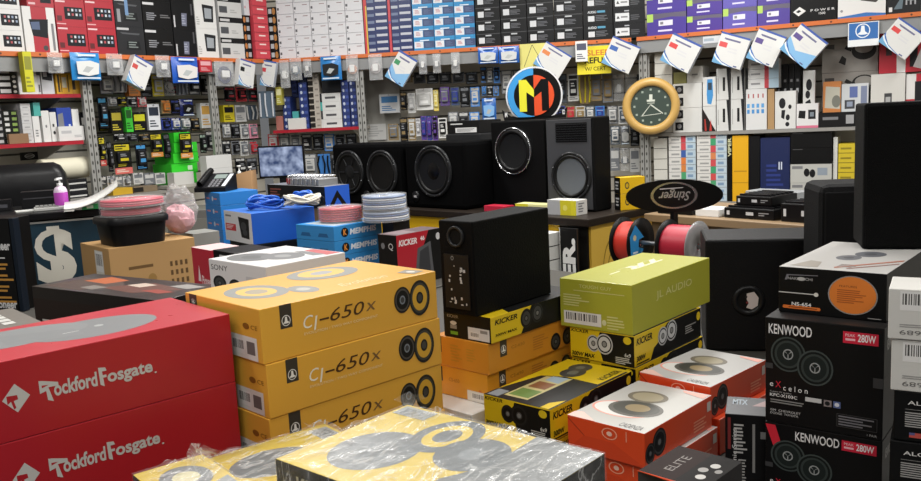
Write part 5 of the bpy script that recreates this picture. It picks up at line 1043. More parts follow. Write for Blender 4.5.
CN = {'#121316': 'black', '#BFBFBD': 'white', '#C8B81E': 'yellow', '#2A3A86': 'navy blue', '#3F7FC8': 'blue', '#6E7176': 'grey', '#B02C36': 'red', '#5A3A8C': 'purple', '#C87830': 'orange', '#2FA84A': 'green', '#44505C': 'slate', '#857049': 'tan', '#3FB0B0': 'teal', '#D88AA0': 'pink', '#323438': 'dark grey'}
NC = {v: k for k, v in CN.items()}
def row(bay, x0, x1, y0, y1, cols, where, off=.16, kinds=None, slope=0.0, seed=1, hook=True):
    rr = random.Random(seed); n = len(cols); w = (x1 - x0) / n
    for i, cc in enumerate(cols):
        c1, c2 = cc.split('/'); xa = x0 + w * i + rr.uniform(.02, .06) * w; xb = x0 + w * (i + 1) - rr.uniform(.02, .06) * w
        dy = slope * (xa - x0); ya = y0 + dy; yb = y1 + dy - rr.uniform(0, .12) * (y1 - y0)
        kd = kinds[i % len(kinds)] if kinds else 'blister'
        nm = {'blister': 'blister_pack', 'box': 'accessory_carton', 'bag': 'parts_bag', 'tubes': 'cable_pack'}[kd]
        nn = {'blister': 'blister pack', 'box': 'hanging carton', 'bag': 'parts bag', 'tubes': 'cable pack'}[kd]
        f1 = 'clear' if c1 == 'clear' else NC[c1]
        pack(bay, xa, ya, xb, yb, f1, NC[c2], f'{c1} and {c2} {nn}, {ORD[i]} from left {where}' if c1 != c2 else f'{c1} {nn}, {ORD[i]} from left {where}', nm, 'packet', f'packs {where}'[:60], off, kd, hook=hook)
# packs hung from the shelf edges
E_ = dict(off=-.048, hook=False)
pack(BL, 24.5, 51.5, 33, 92, '#C8C41E', '#8A8A2A', 'long yellow card strip hanging in front of the left red shelves', 'card_strip', 'card', kind='box', **dict(off=-.062, hook=False))
pack(BL, 49, 52.5, 64, 73, 'clear', '#77787C', 'clear bag of grey cable hanging above the yellow carton at left', 'cable_bag', kind='bag', **E_)
pack(BL, 72, 52.5, 101, 80, '#2B86C8', '#D8DAD8', 'large light blue bag hanging under the red radio cartons', 'parts_bag', kind='bag', **E_)
pack(BL, 108, 53.5, 124, 75, 'clear', '#77787C', 'clear bag of grey cable hanging left of the tilted red badged kit', 'cable_bag', kind='bag', **E_)
pack(BL, 157, 55, 171, 77, 'clear', '#6A6B70', 'clear bag of grey cable hanging left of the darker blue bag', 'cable_bag', kind='bag', **E_)
pack(BL, 173, 57, 199, 83, '#2458B8', '#D8D4D2', 'darker blue bag of white parts hanging under the narrow black cartons', 'parts_bag', kind='bag', **E_)
pack(BL, 199.5, 60, 212, 72, '#B02C36', '#D8A0A4', 'small red packet hanging right of the darker blue bag', 'accessory_carton', kind='box', **E_)
pack(BL, 216, 61, 235, 86, 'clear', '#2A2E5A', 'clear packet with dark blue cable hanging by the second left upright', 'cable_bag', kind='bag', **E_)
pack(BA, 279.5, 60, 289, 88, 'clear', '#C9C9C7', 'long clear bag of white cable hanging in the room corner', 'cable_bag', kind='bag', **E_)
pack(BA, 289.5, 58, 301, 80, 'clear', '#5A6A7A', 'clear bag of slate cable hanging below the white cartons', 'cable_bag', kind='bag', **E_)
pack(BA, 303, 59, 311, 77, 'clear', '#4A4C50', 'narrow clear bag of dark cable hanging below the white cartons', 'cable_bag', kind='bag', **E_)
pack(BA, 320.5, 56, 341, 80, '#2E7CC0', '#26282C', 'blue pack with dark device hanging below the white cartons', 'parts_bag', kind='bag', **E_)
pack(BA, 346, 55, 358, 81, 'clear', '#C8937C', 'clear bag of copper coloured parts left of the middle upright', 'parts_bag', kind='bag', **E_)
pack(BA, 368.5, 54, 382, 80, 'clear', '#A9A0A0', 'clear bag of pale parts hanging right of the middle upright', 'parts_bag', kind='bag', **E_)
for i, (a, b, c, d) in enumerate(((418.5, 54, 426.5, 74), (432.5, 53.5, 440.5, 73), (451, 52, 459.5, 73))):
    pack(BA, a, b, c, d, 'clear', '#8A8C90', f'narrow clear packet below the blue cartons, {ORD[i]} from left', 'cable_bag', kind='bag', group='narrow clear packets', **E_)
pack(BA, 478, 47, 498, 63.5, '#2B62B8', '#C9CCCC', 'blue and white bag of parts, left one under the black cartons', 'parts_bag', kind='bag', **E_)
pack(BA, 498.7, 46, 519, 63, '#2B62B8', '#C9CCCC', 'blue and white bag of parts, right one under the black cartons', 'parts_bag', kind='bag', **E_)
p, L, H = rect3(BA, 520, 43.5, 549, 69, -.0143)
o = carton('paper_notice', 'pale yellow notice with thin string hanging behind the orange badged kit', 'notice', (p.x, p.y), p.z, BA.yaw, L, .002, H, M('#D8D078', .6), [('R', [('p', [(.12, .1), (.14, .1), (.44, .96), (.42, .96)], '#4A4A30'), ('p', [(.42, .96), (.44, .96), (.74, .3), (.72, .3)], '#4A4A30')])], None, 0)
p, L, H = rect3(BA, 577, 46, 611, 74, -.0143)
carton('paper_notice', 'bright yellow notice with black lettering partly behind the blue badged kit', 'notice', (p.x, p.y), p.z, BA.yaw, L, .002, H, M('#E0D024', .5), [('R', [('t', 'SLEEP', .30, .66, .95, .86, '#C86A2A', {'bold': .02}), ('t', 'REFUN', .22, .38, .95, .60, '#2A2A1A', {'bold': .03}), ('t', 'W/ CERT', .22, .12, .85, .26, '#2A2A1A', {'bold': .01})])], None, 0)
pack(BA, 575.5, 41, 587.5, 61.5, '#E0E0DE', '#4A4C60', 'small white carton hanging in front of the bright yellow notice', 'accessory_carton', kind='box', **dict(off=-.065, hook=False))
p, L, H = rect3(BB, 848, 22, 879, 46, -.018)
carton('shop_sign', 'blue and white sign with a round white emblem on the right shelf edge', 'sign', (p.x, p.y), p.z, BB.yaw, L, .004, H, M('#E0E2E4', .4), [('R', [('r', .03, .28, .97, .97, '#2E66A8')] + emblem(.48, .64, .24, .30, '#E4E8EC', '#2E66A8'))], None, 0)
p, L, H = rect3(BB, 703, 36, 721, 43, -.003)
carton('price_label', 'small white price label on the right shelf fascia', 'label', (p.x, p.y), p.z, BB.yaw, L, .002, H, M('#C9CCCF', .5), [('R', [('r', .05, .3, .6, .7, '#9AA6B0')])], None, 0)
# clock
a_, z_c = BB.pt(651, 106, -.052); pc = BB.w(a_, -.052, z_c)
ck = empty('wall_clock', 'round wooden rimmed clock with dark face hanging on the shelf upright', 'clock', pc, radians(BB.yaw + 14))
sc = BB.rect(650.5, 105.5, 651.5, 106.5, -.05); kr = (sc[3] - sc[2])
R_ = 28.5 * kr
mb = MB(); mb.lathe([(R_ * .70, .012), (R_ * .72, .026), (R_ * .80, .034), (R_ * .92, .032), (R_, .014), (R_ * .98, -.045), (R_ * .7, -.045)], (0, 0, 0), (0, -1, 0), M('#C9A25C', .35, 0, .5, .05, 12), 56); mb.build('rim', ck)
mb = MB(); mb.lathe([(R_ * .71, .012), (.0001, .012)], (0, 0, 0), (0, -1, 0), M('#39463F', .4), 48); mb.layer = 2
fr_ = (Vector((0, -.012, 0)), Vector((R_ * .7, 0, 0)), Vector((0, 0, R_ * .7)), Vector((0, -1, 0)))
tk = []
for i in range(12):
    t = 2 * pi * i / 12; cx, cy = .82 * sin(t), .82 * cos(t); s2 = .05
    tk.append(('p', [(cx - s2, cy - s2), (cx + s2, cy - s2), (cx + s2, cy + s2), (cx - s2, cy + s2)], '#9AA69A'))
mb.prints(fr_, tk + [('p', [(-.2, .22), (.2, .22), (.2, .32), (.08, .32), (.08, .58), (-.08, .58), (-.08, .32), (-.2, .32)], '#D0D4C8'), ('r', -.18, .12, .18, .17, '#A9B0A4')]); mb.build('dial', ck)
for nm_, pts in (('hour_hand', [(-.05, .05), (.02, .10), (-.42, -.48), (-.46, -.45)]), ('minute_hand', [(-.06, .06), (.0, .1), (.60, -.38), (.57, -.42)]), ('second_hand', [(-.5, -.50), (-.5, -.47), (.5, -.38), (.5, -.41)])):
    mb = MB(); mb.layer = 20; mb.prism(pts, (0, -.0145, 0), (R_ * .7, 0, 0), (0, 0, R_ * .7), (0, -1, 0), .001, M('#C9CEC2', .4)); mb.build(nm_, ck)
# --- left shelves
def S1(*a, **k): return G(BL, *a, zb=zr1, **k)
column(BL, -6, 11, 92.6, 6.6, 4, M('#1A1A1C', .4), 'bulb_carton', 'black carton with white label, {k} from bottom at left of upper red shelf', lambda k: [('R', [('r', .3, .2, .95, .8, '#C9C9C9')])], 'black labelled cartons', zb=zr1, off=.06)
column(BL, 11.3, 17.5, 92.6, 5.0, 4, M('#1E1A16', .4), 'bulb_carton', 'tiny dark carton with white dot, {k} from bottom on upper red shelf', lambda k: [('R', [('e', .5, .55, .3, .3, '#C2BEB6')])], 'tiny dark cartons', zb=zr1, off=.06)
S1(18, 66, 37, 92.6, WH, 'accessory_carton', 'white carton behind the long yellow card strip', pr=[('R', [('e', .3, .35, .05, .04, '#3A3A3A')])], off=.06)
S1(37.3, 75, 40.6, 92.6, M('#C9C9CB', .4), 'accessory_carton', 'narrow white carton right of the yellow card strip', pr=[('R', [('r', .3, .1, .8, .5, '#4A4A4E')])], off=.06)
S1(41, 65, 53.5, 92.6, M('#C2C4C8', .4), 'accessory_carton', 'grey white carton with black marks on upper red shelf', pr=[('R', [('p', [(.1, .5), (.9, .45), (.9, 1), (.5, .8), (.1, .95)], '#2A2A2E'), ('r', .2, .6, .5, .75, '#B0B0B4')])], off=.06)
S1(56, 73, 72, 92.6, M('#D8A42A', .4), 'bulb_carton', 'yellow carton with dark window bars on upper red shelf', pr=[('R', [('r', .10, .08, .22, .92, '#3A3226'), ('r', .38, .30, .66, .80, '#CFC8B0'), ('r', .28, .08, .34, .92, '#6A5626'), ('r', .72, .08, .8, .92, '#6A5626')])], off=.06)
S1(72.4, 80, 81, 92.6, M('#C2942E', .4), 'bulb_carton', 'small yellow carton at right end of upper red shelf', pr=[('R', [('r', .0, .3, .35, 1, '#3A2E1E')])], off=.06)
def S2(*a, **k): return G(BL, *a, zb=zr2, **k)
column(BL, -8, 3, 141.6, 6.5, 6, M('#2A2A2C', .4), 'bulb_carton', 'dark carton at far left of lower red shelf, {k} from bottom', lambda k: [('R', [('r', .4, .2, .9, .7, '#A8A8A8')])], 'dark cartons at far left', zb=zr2, off=.075)
column(BL, 3.3, 18.5, 141.6, 5.6, 6, M('#1A1C18', .4), 'bulb_carton', 'black and green carton, {k} from bottom on lower red shelf', lambda k: [('R', [('r', .62, .2, .95, .75, '#7E9A4A'), ('r', .12, .2, .42, .75, '#CFCFCD')])], 'black and green cartons', zb=zr2, off=.075)
column(BL, 19, 32, 141.6, 6.6, 6, M('#C4C4C4', .45), 'accessory_carton', 'white carton with dark end, {k} from bottom left of the teal one', lambda k: [('R', [('r', 0, .0, .22, 1, '#4A4A4C'), ('r', .4, .3, .8, .5, '#9A9A9C')])], 'white cartons with dark ends', zb=zr2, off=.075)
S2(33.4, 116, 40.5, 141.6, WH, 'accessory_carton', 'white carton below the teal one on lower red shelf', pr=[('R', [('ln', .3, .2, .7, .5, 3, '#77777A')])], off=.075)
z_ = BL.rect(33.4, 116, 40.5, 141.6, .06)
G(BL, 33.4, 102.5, 40.5, 116, M('#4AA69E', .4), 'accessory_carton', 'teal carton standing on a white one on lower red shelf', off=.075, zb=z_[3], d=.15)
S2(42.5, 110.5, 50.3, 141.6, WH, 'accessory_carton', 'plain white upright carton right of the teal one', pr=[('R', [('e', .5, .5, .12, .05, '#77777A')])], off=.075)
S2(50.8, 112, 57.3, 141.6, M('#D4D4D2', .4), 'accessory_carton', 'narrow white carton with small black dots on lower red shelf', pr=[('R', [('e', .5, .3, .2, .06, '#2A2A2A'), ('r', .3, .5, .6, .6, '#3A3A3A')])], off=.075)
S2(58, 107.5, 72.5, 141.6, M('#23409A', .4), 'radio_carton', 'blue carton with grey device picture on lower red shelf', pr=[('R', [('p', [(.0, .2), (.45, .25), (.42, .85), (.05, .8)], '#77797E'), ('r', .75, .3, .88, .5, '#C9D0DC')])], off=.075)
S2(73, 109, 80, 141.6, WH, 'accessory_carton', 'white upright carton right of the blue one', off=.075)
S2(80.5, 112, 86.5, 141.6, M('#1C1C1E', .4), 'accessory_carton', 'black carton with white label at right end of lower red shelf', pr=[('R', [('r', .3, .55, .9, .8, '#D8D8D6')])], off=.075)
G(BL, 59, 126, 84.5, 141.6, M('#DADAD8', .4), 'accessory_carton', 'wide low white carton in front of the blue one', zb=zr2, off=.052, d=.02, pr=[('R', [('r', .1, .5, .5, .7, '#B8B8BA'), ('ln', .6, .2, .9, .4, 2, '#A8A8AA')])])
G(BL, 9, 133.5, 29, 141.6, M('#8A6A4C', .5), 'accessory_carton', 'low brown carton in front of the green marked cartons', zb=zr2, off=.052, d=.02)
p, L, H = rect3(BL, 21, 152, 38, 160, .30)
carton('caller_plate', 'small black plate with white oval logo on the wall above the leather chair', 'plate', (p.x, p.y), p.z, BL.yaw, L, .012, H, M('#131314', .4), [('R', [('o', .5, .5, .3, .28, .8, '#C9C9C9'), ('r', .3, .45, .7, .55, '#C9C9C9')])], None, 0)
# --- left pegboard section
row(BL, 99, 127, 75, 94, ['grey/white', 'white/grey'], 'on top pegs beside the first upright', kinds=['blister', 'tubes'], seed=2)
row(BL, 128, 212, 75, 97, ['orange/tan', 'black/grey', 'yellow/white', 'clear/white', 'grey/grey', 'dark grey/white', 'black/white'], 'on pegs below the tilted kit', kinds=['box', 'blister', 'blister', 'bag', 'tubes', 'blister', 'blister'], seed=3, off=.16)
pack(BL, 98.5, 97, 107.5, 128, '#121316', '#3F8FB8', 'black and cyan blister pack beside the first upright, second peg row', off=.16)
pack(BL, 111, 110, 122.5, 133, '#1A1A16', '#C8B83A', 'black carton with yellow label left of the bright green one', 'accessory_carton', kind='box', off=.16)
pack(BL, 125.8, 107, 132.5, 132, '#3FC83A', '#1E5A1E', 'bright green upright carton in the second peg row', 'accessory_carton', kind='box', off=.16)
pack(BL, 133, 112, 146.5, 132, '#121316', '#C8C81E', 'black and yellow carton right of the bright green upright one', 'accessory_carton', kind='box', off=.16)
pack(BL, 148.2, 104, 160, 130, '#D8DCE0', '#1E2A3A', 'white carton with dark camera picture and blue foot', 'accessory_carton', kind='box', off=.16)
row(BL, 161, 200, 118, 131, ['navy blue/black', 'navy blue/white', 'slate/white', 'black/tan'], 'right of the camera carton', seed=5, off=.16)
pack(BL, 180.5, 99, 194, 116, '#26347E', '#121316', 'navy blue bag hanging above the green cartons', 'parts_bag', kind='bag', off=.16)
pack(BL, 201, 103, 213, 128, '#D8D8D6', '#D0A04A', 'white carton with orange picture left of the second upright', 'accessory_carton', kind='box', off=.16)
row(BL, 100, 208, 79, 94, ['black/dark grey', 'black/grey', 'tan/white', 'black/white', 'slate/black', 'black/red', 'grey/white', 'black/dark grey'], 'deep behind the highest pegs', seed=8, off=.40)
row(BL, 98, 205, 121, 131, ['black/yellow', 'dark grey/white', 'black/white', 'slate/navy blue', 'black/grey', 'navy blue/grey', 'black/white', 'tan/white'], 'deep behind the middle pegs', seed=9, off=.40)
pack(BL, 99.5, 136.5, 105.5, 166, '#15150F', '#C8B81E', 'black pack with yellow header and red foot beside the first upright', off=.16, foot='#B8443E')
pack(BL, 107.8, 142, 112.4, 172, '#121316', '#5A5A5E', 'plain black pack left of the pink footed pack', off=.16)
pack(BL, 114, 143, 131.5, 174, '#1A1A12', '#C8B81E', 'black and yellow pack with pink foot in the third peg row', off=.16, foot='#D06A62')
pack(BL, 136, 144, 147, 170, '#15161A', '#3F8FC8', 'black pack with blue square in the third peg row', off=.16)
pack(BL, 150.5, 133.5, 162.5, 157, '#1A1812', '#C8B81E', 'black and yellow pack with orange foot, left of green cartons', off=.16, foot='#C8843A')
pack(BL, 164, 134, 170, 158, '#121316', '#4A4C50', 'narrow black pack beside the green cartons', off=.16)
pack(BL, 180, 133, 192, 158, '#1E1C12', '#C8B81E', 'black and orange pack hanging in front of the green cartons', off=.10, hook=True, back=.135, foot='#D08A3A')
pack(BL, 200, 134, 206, 153, '#1A1E1A', '#9AB0A0', 'dark pack with pale label hanging beside the green carton top', off=.16)
row(BL, 133, 166, 173, 185, ['white/grey', 'grey/white', 'white/grey'], 'left of the green cartons', kinds=['box'], seed=12, off=.16)
row(BL, 99, 131, 176, 186, ['dark grey/white', 'white/grey', 'grey/white', 'white/grey'], 'above the curved white panel', kinds=['box', 'blister'], seed=13, off=.16)
row(BL, 161, 180, 100, 115, ['tan/orange', 'black/navy blue'], 'left of the navy blue bag', seed=61)
row(BL, 107, 147, 97, 107, ['grey/white', 'black/yellow', 'dark grey/white', 'red/white'], 'above the bright green upright one', seed=62)
row(BL, 113, 150, 134, 142, ['black/white', 'dark grey/grey', 'black/tan'], 'above the pink footed pack', seed=63)
row(BL, 206, 213, 131, 152, ['dark grey/white'], 'beside the second upright', seed=64)
# bright green cartons piled on a low shelf
gz = BL.pt(186, 183.5, .14)[1]
a0 = BL.pt(166, 186, .1)[0]; a1 = BL.pt(212, 186, .1)[0]
mb = MB(); mb.box(a0, .06, gz - .02, a1, .43, gz - .0005, M('#B5B1A8', .5)); o = mb.build('display_ledge', None, (BL.o.x, BL.o.y, 0), (0, 0, radians(BL.yaw))); tag(o, 'short grey wall ledge under the bright green cartons', 'ledge')
a0 = BL.pt(205, 186, -.07)[0]; a1 = BL.pt(234, 186, -.07)[0]
mb = MB(); mb.box(a0, -.08, gz - .02, a1, .015, gz - .0005, M('#B5B1A8', .5)); o = mb.build('display_ledge', None, (BL.o.x, BL.o.y, 0), (0, 0, radians(BL.yaw))); tag(o, 'small grey ledge under the white carton above the desk phone', 'ledge')
GRN = M('#35C82E', .4)
hh = (BL.pt(186, 132, .14)[1] - gz) / 5
for k in range(5):
    xa, xb = ((171, 196), (171, 197), (173, 198), (174, 197), (174, 190))[k]
    a0_ = BL.pt(xa, 170 - 8 * k, .14)[0]; a1_ = BL.pt(xb, 170 - 8 * k, .14)[0]; w_ = BL.w(a0_, .14, 0)
    carton('bulb_carton', f'bright green carton with small white label, {ORD[k]} from bottom of the green pile', 'box', (w_.x, w_.y), gz + hh * k + .0003, 54, a1_ - a0_, .2, hh - .001, GRN, [('R', [('r', .62, .3, .8, .75, '#C9E8C4'), ('r', 0, 0, 1, .06, '#1E8A1E')])], 'bright green cartons', 0)
G(BL, 174, 172, 194, 183, M('#CFCDC8', .45), 'accessory_carton', 'white carton in front of the green pile on the wall ledge', zb=gz, off=.065, d=.07)
G(BL, 207, 155, 232.5, 183.2, M('#D2D2D0', .45), 'radio_carton', 'white carton with small dark script standing above the desk phone', zb=gz, off=-.07, d=.065, pr=[('R', [('ln', .5, .15, .85, .3, 1, '#4A4A4C'), ('r', 0, .52, 1, .53, '#A8A8A6')])])
# yellow low box stack above the counter
G(BL, 113, 188, 133, 196, M('#C8A02A', .45), 'bulb_carton', 'low yellow and brown carton lying on a wall shelf above the red spools', zb=BL.pt(123, 195.5)[1] - .0, off=.06, d=.14)
a0 = BL.pt(108, 197, .05)[0]; a1 = BL.pt(166, 197, .05)[0]; zz_ = BL.pt(123, 195.5)[1]
mb = MB(); mb.box(a0, .04, zz_ - .02, a1, .43, zz_ - .0005, M('#8A8780', .5)); o = mb.build('display_ledge', None, (BL.o.x, BL.o.y, 0), (0, 0, radians(BL.yaw))); tag(o, 'grey wall ledge above the red wire spools', 'ledge')
G(BL, 134, 186, 158, 195.5, M('#7A6A54', .5), 'bulb_carton', 'brown and black carton right of the low yellow one', zb=zz_, off=.07, d=.14, pr=[('R', [('r', 0, .1, .4, .9, '#2A2622')])])
# second pegboard section up to the corner
row(BL, 224, 258, 87, 103, ['black/red', 'red/black', 'dark grey/red'], 'by the second upright, high pegs', seed=21)
row(BL, 223, 258, 105, 122, ['yellow/black', 'white/grey', 'slate/white'], 'by second upright, upper middle pegs', kinds=['box', 'box', 'tubes'], seed=22)
row(BL, 222, 258, 124, 139, ['grey/white', 'black/grey', 'white/grey', 'pink/grey'], 'by the second upright, middle pegs', seed=23)
row(BL, 222, 258, 141, 156, ['dark grey/white', 'grey/black', 'white/grey', 'grey/red'], 'by second upright, lower middle pegs', seed=24)
row(BL, 235, 258, 158, 176, ['black/white', 'dark grey/grey'], 'by the second upright, low pegs', seed=25)
# --- back wall: red shelf full of small cartons
def S3(*a, **k): return G(BA, *a, zb=zr3, **k)
pack(BA, 258.5, 91, 274, 118, '#5A6A7A', '#C9CCD2', 'long pack of silver rods hanging in the corner above the red shelf', 'cable_pack', kind='tubes', off=-.03, hook=True)
pack(BA, 276, 87, 282, 105, '#A8A040', '#D8D4A0', 'olive packet hanging below the long clear bag in the corner', 'accessory_carton', kind='box', off=.02)
nb = M('#22336E', .4)
for c, (x0, x1, yb, n, cc) in enumerate(((283, 291, 126.6, 5, nb), (299.5, 308, 126.6, 7, nb), (342, 349.5, 126.6, 7, nb), (350, 357, 126.6, 7, M('#1E2F66', .4)))):
    column(BA, x0, x1, yb, 6.6, n, cc, 'relay_carton', lambda k, c=c: f'tiny navy carton, {ORD[k]} from bottom in {ORD[c]} navy column on back red shelf', lambda k: [('R', [('e', .3, .5, .15, .25, '#B9C2D6'), ('r', .55, .3, .9, .7, '#3A4E96')])], 'tiny navy cartons', zb=zr3, off=.07, d=.14)
column(BA, 309, 320, 126.6, 6.0, 9, M('#B5ADA2', .45), 'relay_carton', 'small beige carton, {k} from bottom of the beige column on back red shelf', lambda k: [('R', [('r', 0, .1, .45, .9, '#2A2622'), ('r', .6, .3, .9, .6, '#8A827A')])], 'small beige cartons', zb=zr3, off=.07, d=.14)
column(BA, 292.6, 299, 126.6, 9.0, 2, M('#4AA0A0', .4), 'relay_carton', 'small teal carton, {k} from bottom beside the navy columns', None, 'small teal cartons', zb=zr3, off=.08, d=.12)
column(BA, 320.5, 341.5, 126.6, 8.6, 4, M('#D0D0CE', .45), 'relay_carton', 'wide white carton with dark script, {k} from bottom on back red shelf', lambda k: [('R', [('r', .25, .35, .75, .6, '#4A4A4E'), ('r', 0, .0, .1, 1, ['#C9C9C7', '#3A3A3C', '#3FA09A', '#26282E'][k])])], 'wide white cartons on the red shelf', zb=zr3, off=.07, d=.14)
z_ = BA.rect(320.5, 92.2, 341.5, 126.6, .07)
G(BA, 322, 80, 341, 92, M('#26282C', .4), 'relay_carton', 'black carton on top of the wide white ones on back red shelf', zb=z_[3] + .001, off=.09, d=.1)
G(BA, 288, 118, 306, 126.6, M('#D6D4D0', .45), 'relay_carton', 'low white carton at the front of the back red shelf', zb=zr3, off=.052, d=.016)
G(BA, 276, 116, 283, 126.6, M('#A86A60', .45), 'relay_carton', 'low reddish carton at the left end of back red shelf', zb=zr3, off=.06, d=.1)
pack(BA, 291, 72, 298.5, 98, '#1E2C60', '#3A4E96', 'dark navy packet hanging above the tiny navy cartons', off=.24)
pack(BA, 299, 70, 309, 92, '#1A2450', '#5A6AA0', 'second dark navy packet hanging above the tiny navy cartons', off=.24)
row(BA, 268, 357, 134, 151, ['red/white', 'grey/white', 'white/grey', 'dark grey/white', 'black/grey', 'blue/white', 'grey/black', 'black/grey'], 'under the back red shelf', seed=31)
row(BA, 304, 357, 154, 176, ['grey/white', 'blue/black', 'dark grey/grey', 'grey/white'], 'above the twin woofer box', seed=32, kinds=['blister', 'tubes'])
# --- back wall middle section
pack(BA, 379.5, 94, 399.5, 113, '#D8DADC', '#3F7FB8', 'white carton with blue and orange picture on the pale panel', 'accessory_carton', kind='box', off=.28, back=.40)
p, L, H = rect3(BA, 366.5, 124, 386, 140, .385)
carton('paper_sheet', 'white paper sheet pinned low on the pale back panel', 'paper', (p.x, p.y), p.z, BA.yaw, L, .003, H, M('#DCDCDA', .6), [('R', [('ln', .1, .2, .9, .9, 5, '#B9B9B9')])], None, 0)
row(BA, 388, 399, 124, 142, ['tan/grey'], 'beside the pinned white paper', seed=33, off=.16, kinds=['blister'])
row(BA, 400, 478, 72, 84, ['tan/grey', 'dark grey/black', 'black/grey', 'black/dark grey', 'dark grey/black', 'black/slate'], 'on middle section top pegs', seed=34)
pack(BA, 408, 93, 415.5, 113, '#D8D8D6', '#B9BABA', 'white pack left of the round white one in the middle section', off=.16)
pack(BA, 416, 88.5, 433, 110, '#E0E0DE', '#C2C2C0', 'white square pack with round white coil in the middle section', kind='blister', off=.16)
pack(BA, 433.5, 90, 438.5, 111, '#D0B84A', '#E4DCA0', 'narrow yellow pack right of the white coil', off=.16)
row(BA, 400, 407, 92, 112, ['black/tan'], 'beside the white packs', seed=35)
row(BA, 440, 480, 87, 108, ['purple/grey', 'slate/navy blue', 'black/grey', 'blue/white'], 'on middle section second pegs', seed=36)
pack(BA, 482, 98, 496, 120, '#2E6AB8', '#7FB0E0', 'bright blue bag left of the round M sign', 'parts_bag', kind='bag', off=.16)
row(BA, 481, 499, 86, 97, ['slate/blue', 'black/white', 'blue/grey'], 'above the bright blue bag', seed=52)
pack(BA, 416, 118.5, 420.5, 136, '#D8D8DA', '#9A9A9E', 'narrow white pack left of the purple packs', off=.16)
row(BA, 421, 438, 116, 142, ['purple/navy blue', 'navy blue/purple', 'purple/black'], 'in the purple group', seed=37)
pack(BA, 438.5, 118, 447, 138, '#E0E0DE', '#1A1A1C', 'white pack with black square right of the purple packs', off=.16)
row(BA, 448, 480, 112, 134, ['grey/white', 'dark grey/white', 'blue/white'], 'behind the labelled amplifier carton', seed=38)
row(BA, 400, 416, 118, 142, ['black/tan', 'tan/white'], 'low beside the pale panel', seed=39)
# --- back wall right section around the round sign
row(BA, 501, 524, 70, 94, ['grey/white', 'slate/white'], 'left behind the round M sign', seed=41)
row(BA, 480, 500, 67, 84, ['dark grey/blue', 'slate/white', 'blue/black'], 'under the blue and white bags', seed=42)
row(BA, 556, 648, 74, 104, ['dark grey/slate', 'white/black', 'tan/yellow', 'tan/grey', 'grey/tan', 'clear/white', 'clear/white', 'dark grey/black'], 'below the bright yellow notice', kinds=['blister', 'blister', 'tubes', 'blister', 'blister', 'bag', 'bag', 'blister'], seed=43)
row(BA, 556, 605, 106, 126, ['navy blue/black', 'tan/red', 'white/tan', 'slate/white', 'blue/navy blue'], 'above the vented subwoofer', seed=44)
row(BA, 607, 640, 106, 124, ['grey/white', 'white/slate', 'grey/white'], 'right of the vented subwoofer, upper pegs', seed=45)
row(BA, 610, 640, 126, 146, ['slate/white', 'grey/white', 'black/grey'], 'right of the vented subwoofer, middle pegs', kinds=['blister', 'bag', 'blister'], seed=46)
row(BA, 610, 640, 148, 172, ['grey/white', 'clear/slate', 'white/grey'], 'right of the vented subwoofer, low pegs', kinds=['box', 'bag', 'box'], seed=47)
# --- right wall, upper shelf
def S4(*a, **k):
    k.setdefault('d', .10)
    return G(BB, *a, zb=zg, **k)
column(BB, 655, 672.5, 129.2, 11.5, 7, M('#C6C4BC', .45), 'accessory_carton', 'cream carton partly behind the clock, {k} from bottom', lambda k: [('R', [('r', 0, 0, 1, .04, '#4A4A46')])], 'cream cartons behind the clock', zb=zg, off=.06)
for k in range(2):
    zq = zg + .1585 * k
    G(BB, 673, 105 - 24 * k, 702, 129 - 24 * k, M('#CFCFCC', .45), 'camera_carton', f'wide white carton with black device squares, {["lower", "upper"][k]} one right of the clock', pr=[('R', [('r', .08, .58, .36, .92, '#1C1C1E'), ('e', .22, .75, .08, .1, '#77777A'), ('r', .08, .08, .36, .42, '#1C1C1E'), ('e', .22, .25, .08, .1, '#77777A')])], group='white cartons right of the clock', zb=zq, h=.158, off=.05)
zq = zg + .317
G(BB, 673.5, 70, 686.5, 80.5, M('#77743A', .45), 'accessory_carton', 'olive carton on the wide white cartons right of the clock', zb=zq, off=.06, h=.075)
G(BB, 687, 65, 703, 80.5, M('#B5B3AE', .45), 'accessory_carton', 'grey carton with script on the wide white cartons', zb=zq, off=.06, h=.105, pr=[('R', [('ln', .3, .4, .8, .6, 1, '#6A6A68')])])
S4(702.8, 105, 716, 129, M('#D0D0CE', .4), 'tool_carton', 'white carton with black and red diagonal picture on right shelf', pr=[('R', [('p', [(0, 0), (1, 0), (0, .9)], '#2A2422'), ('p', [(.15, .02), (.3, .02), (.2, .5), (.12, .5)], '#A8342A'), ('p', [(.5, .02), (.7, .02), (.62, .5)], '#B8342E')])], off=.05, h=.162)
G(BB, 702.8, 76, 716, 105, M('#D6D6D4', .4), 'tool_carton', 'white carton with upright blue tool picture on right shelf', zb=zg + .163, off=.05, h=.185, pr=[('R', [('p', [(.35, .08), (.65, .05), (.8, .35), (.75, .92), (.35, .92), (.3, .4)], '#3F8CC8'), ('p', [(.4, .55), (.7, .55), (.7, .8), (.4, .8)], '#2A3A4A')])])
for c, x0 in enumerate((716.6, 731)):
    for k in range(2):
        G(BB, x0, 97.5 - 29 * k, x0 + 13.6, 126 - 29 * k, M('#CFCFCD', .4), 'camera_carton', f'white carton with black bar, {["lower", "upper"][k]} one of the {["left", "right"][c]} pair', group='white cartons with black bar', zb=zg + .198 * k, h=.197, off=.05, pr=[('R', [('r', .46, .28, .64, .72, '#1E1E20'), ('r', .1, .2, .14, .7, '#8A8A8C'), ('p', [(.74, 1), (1, 1), (1, 0), (.9, 0)], '#26262A')])])
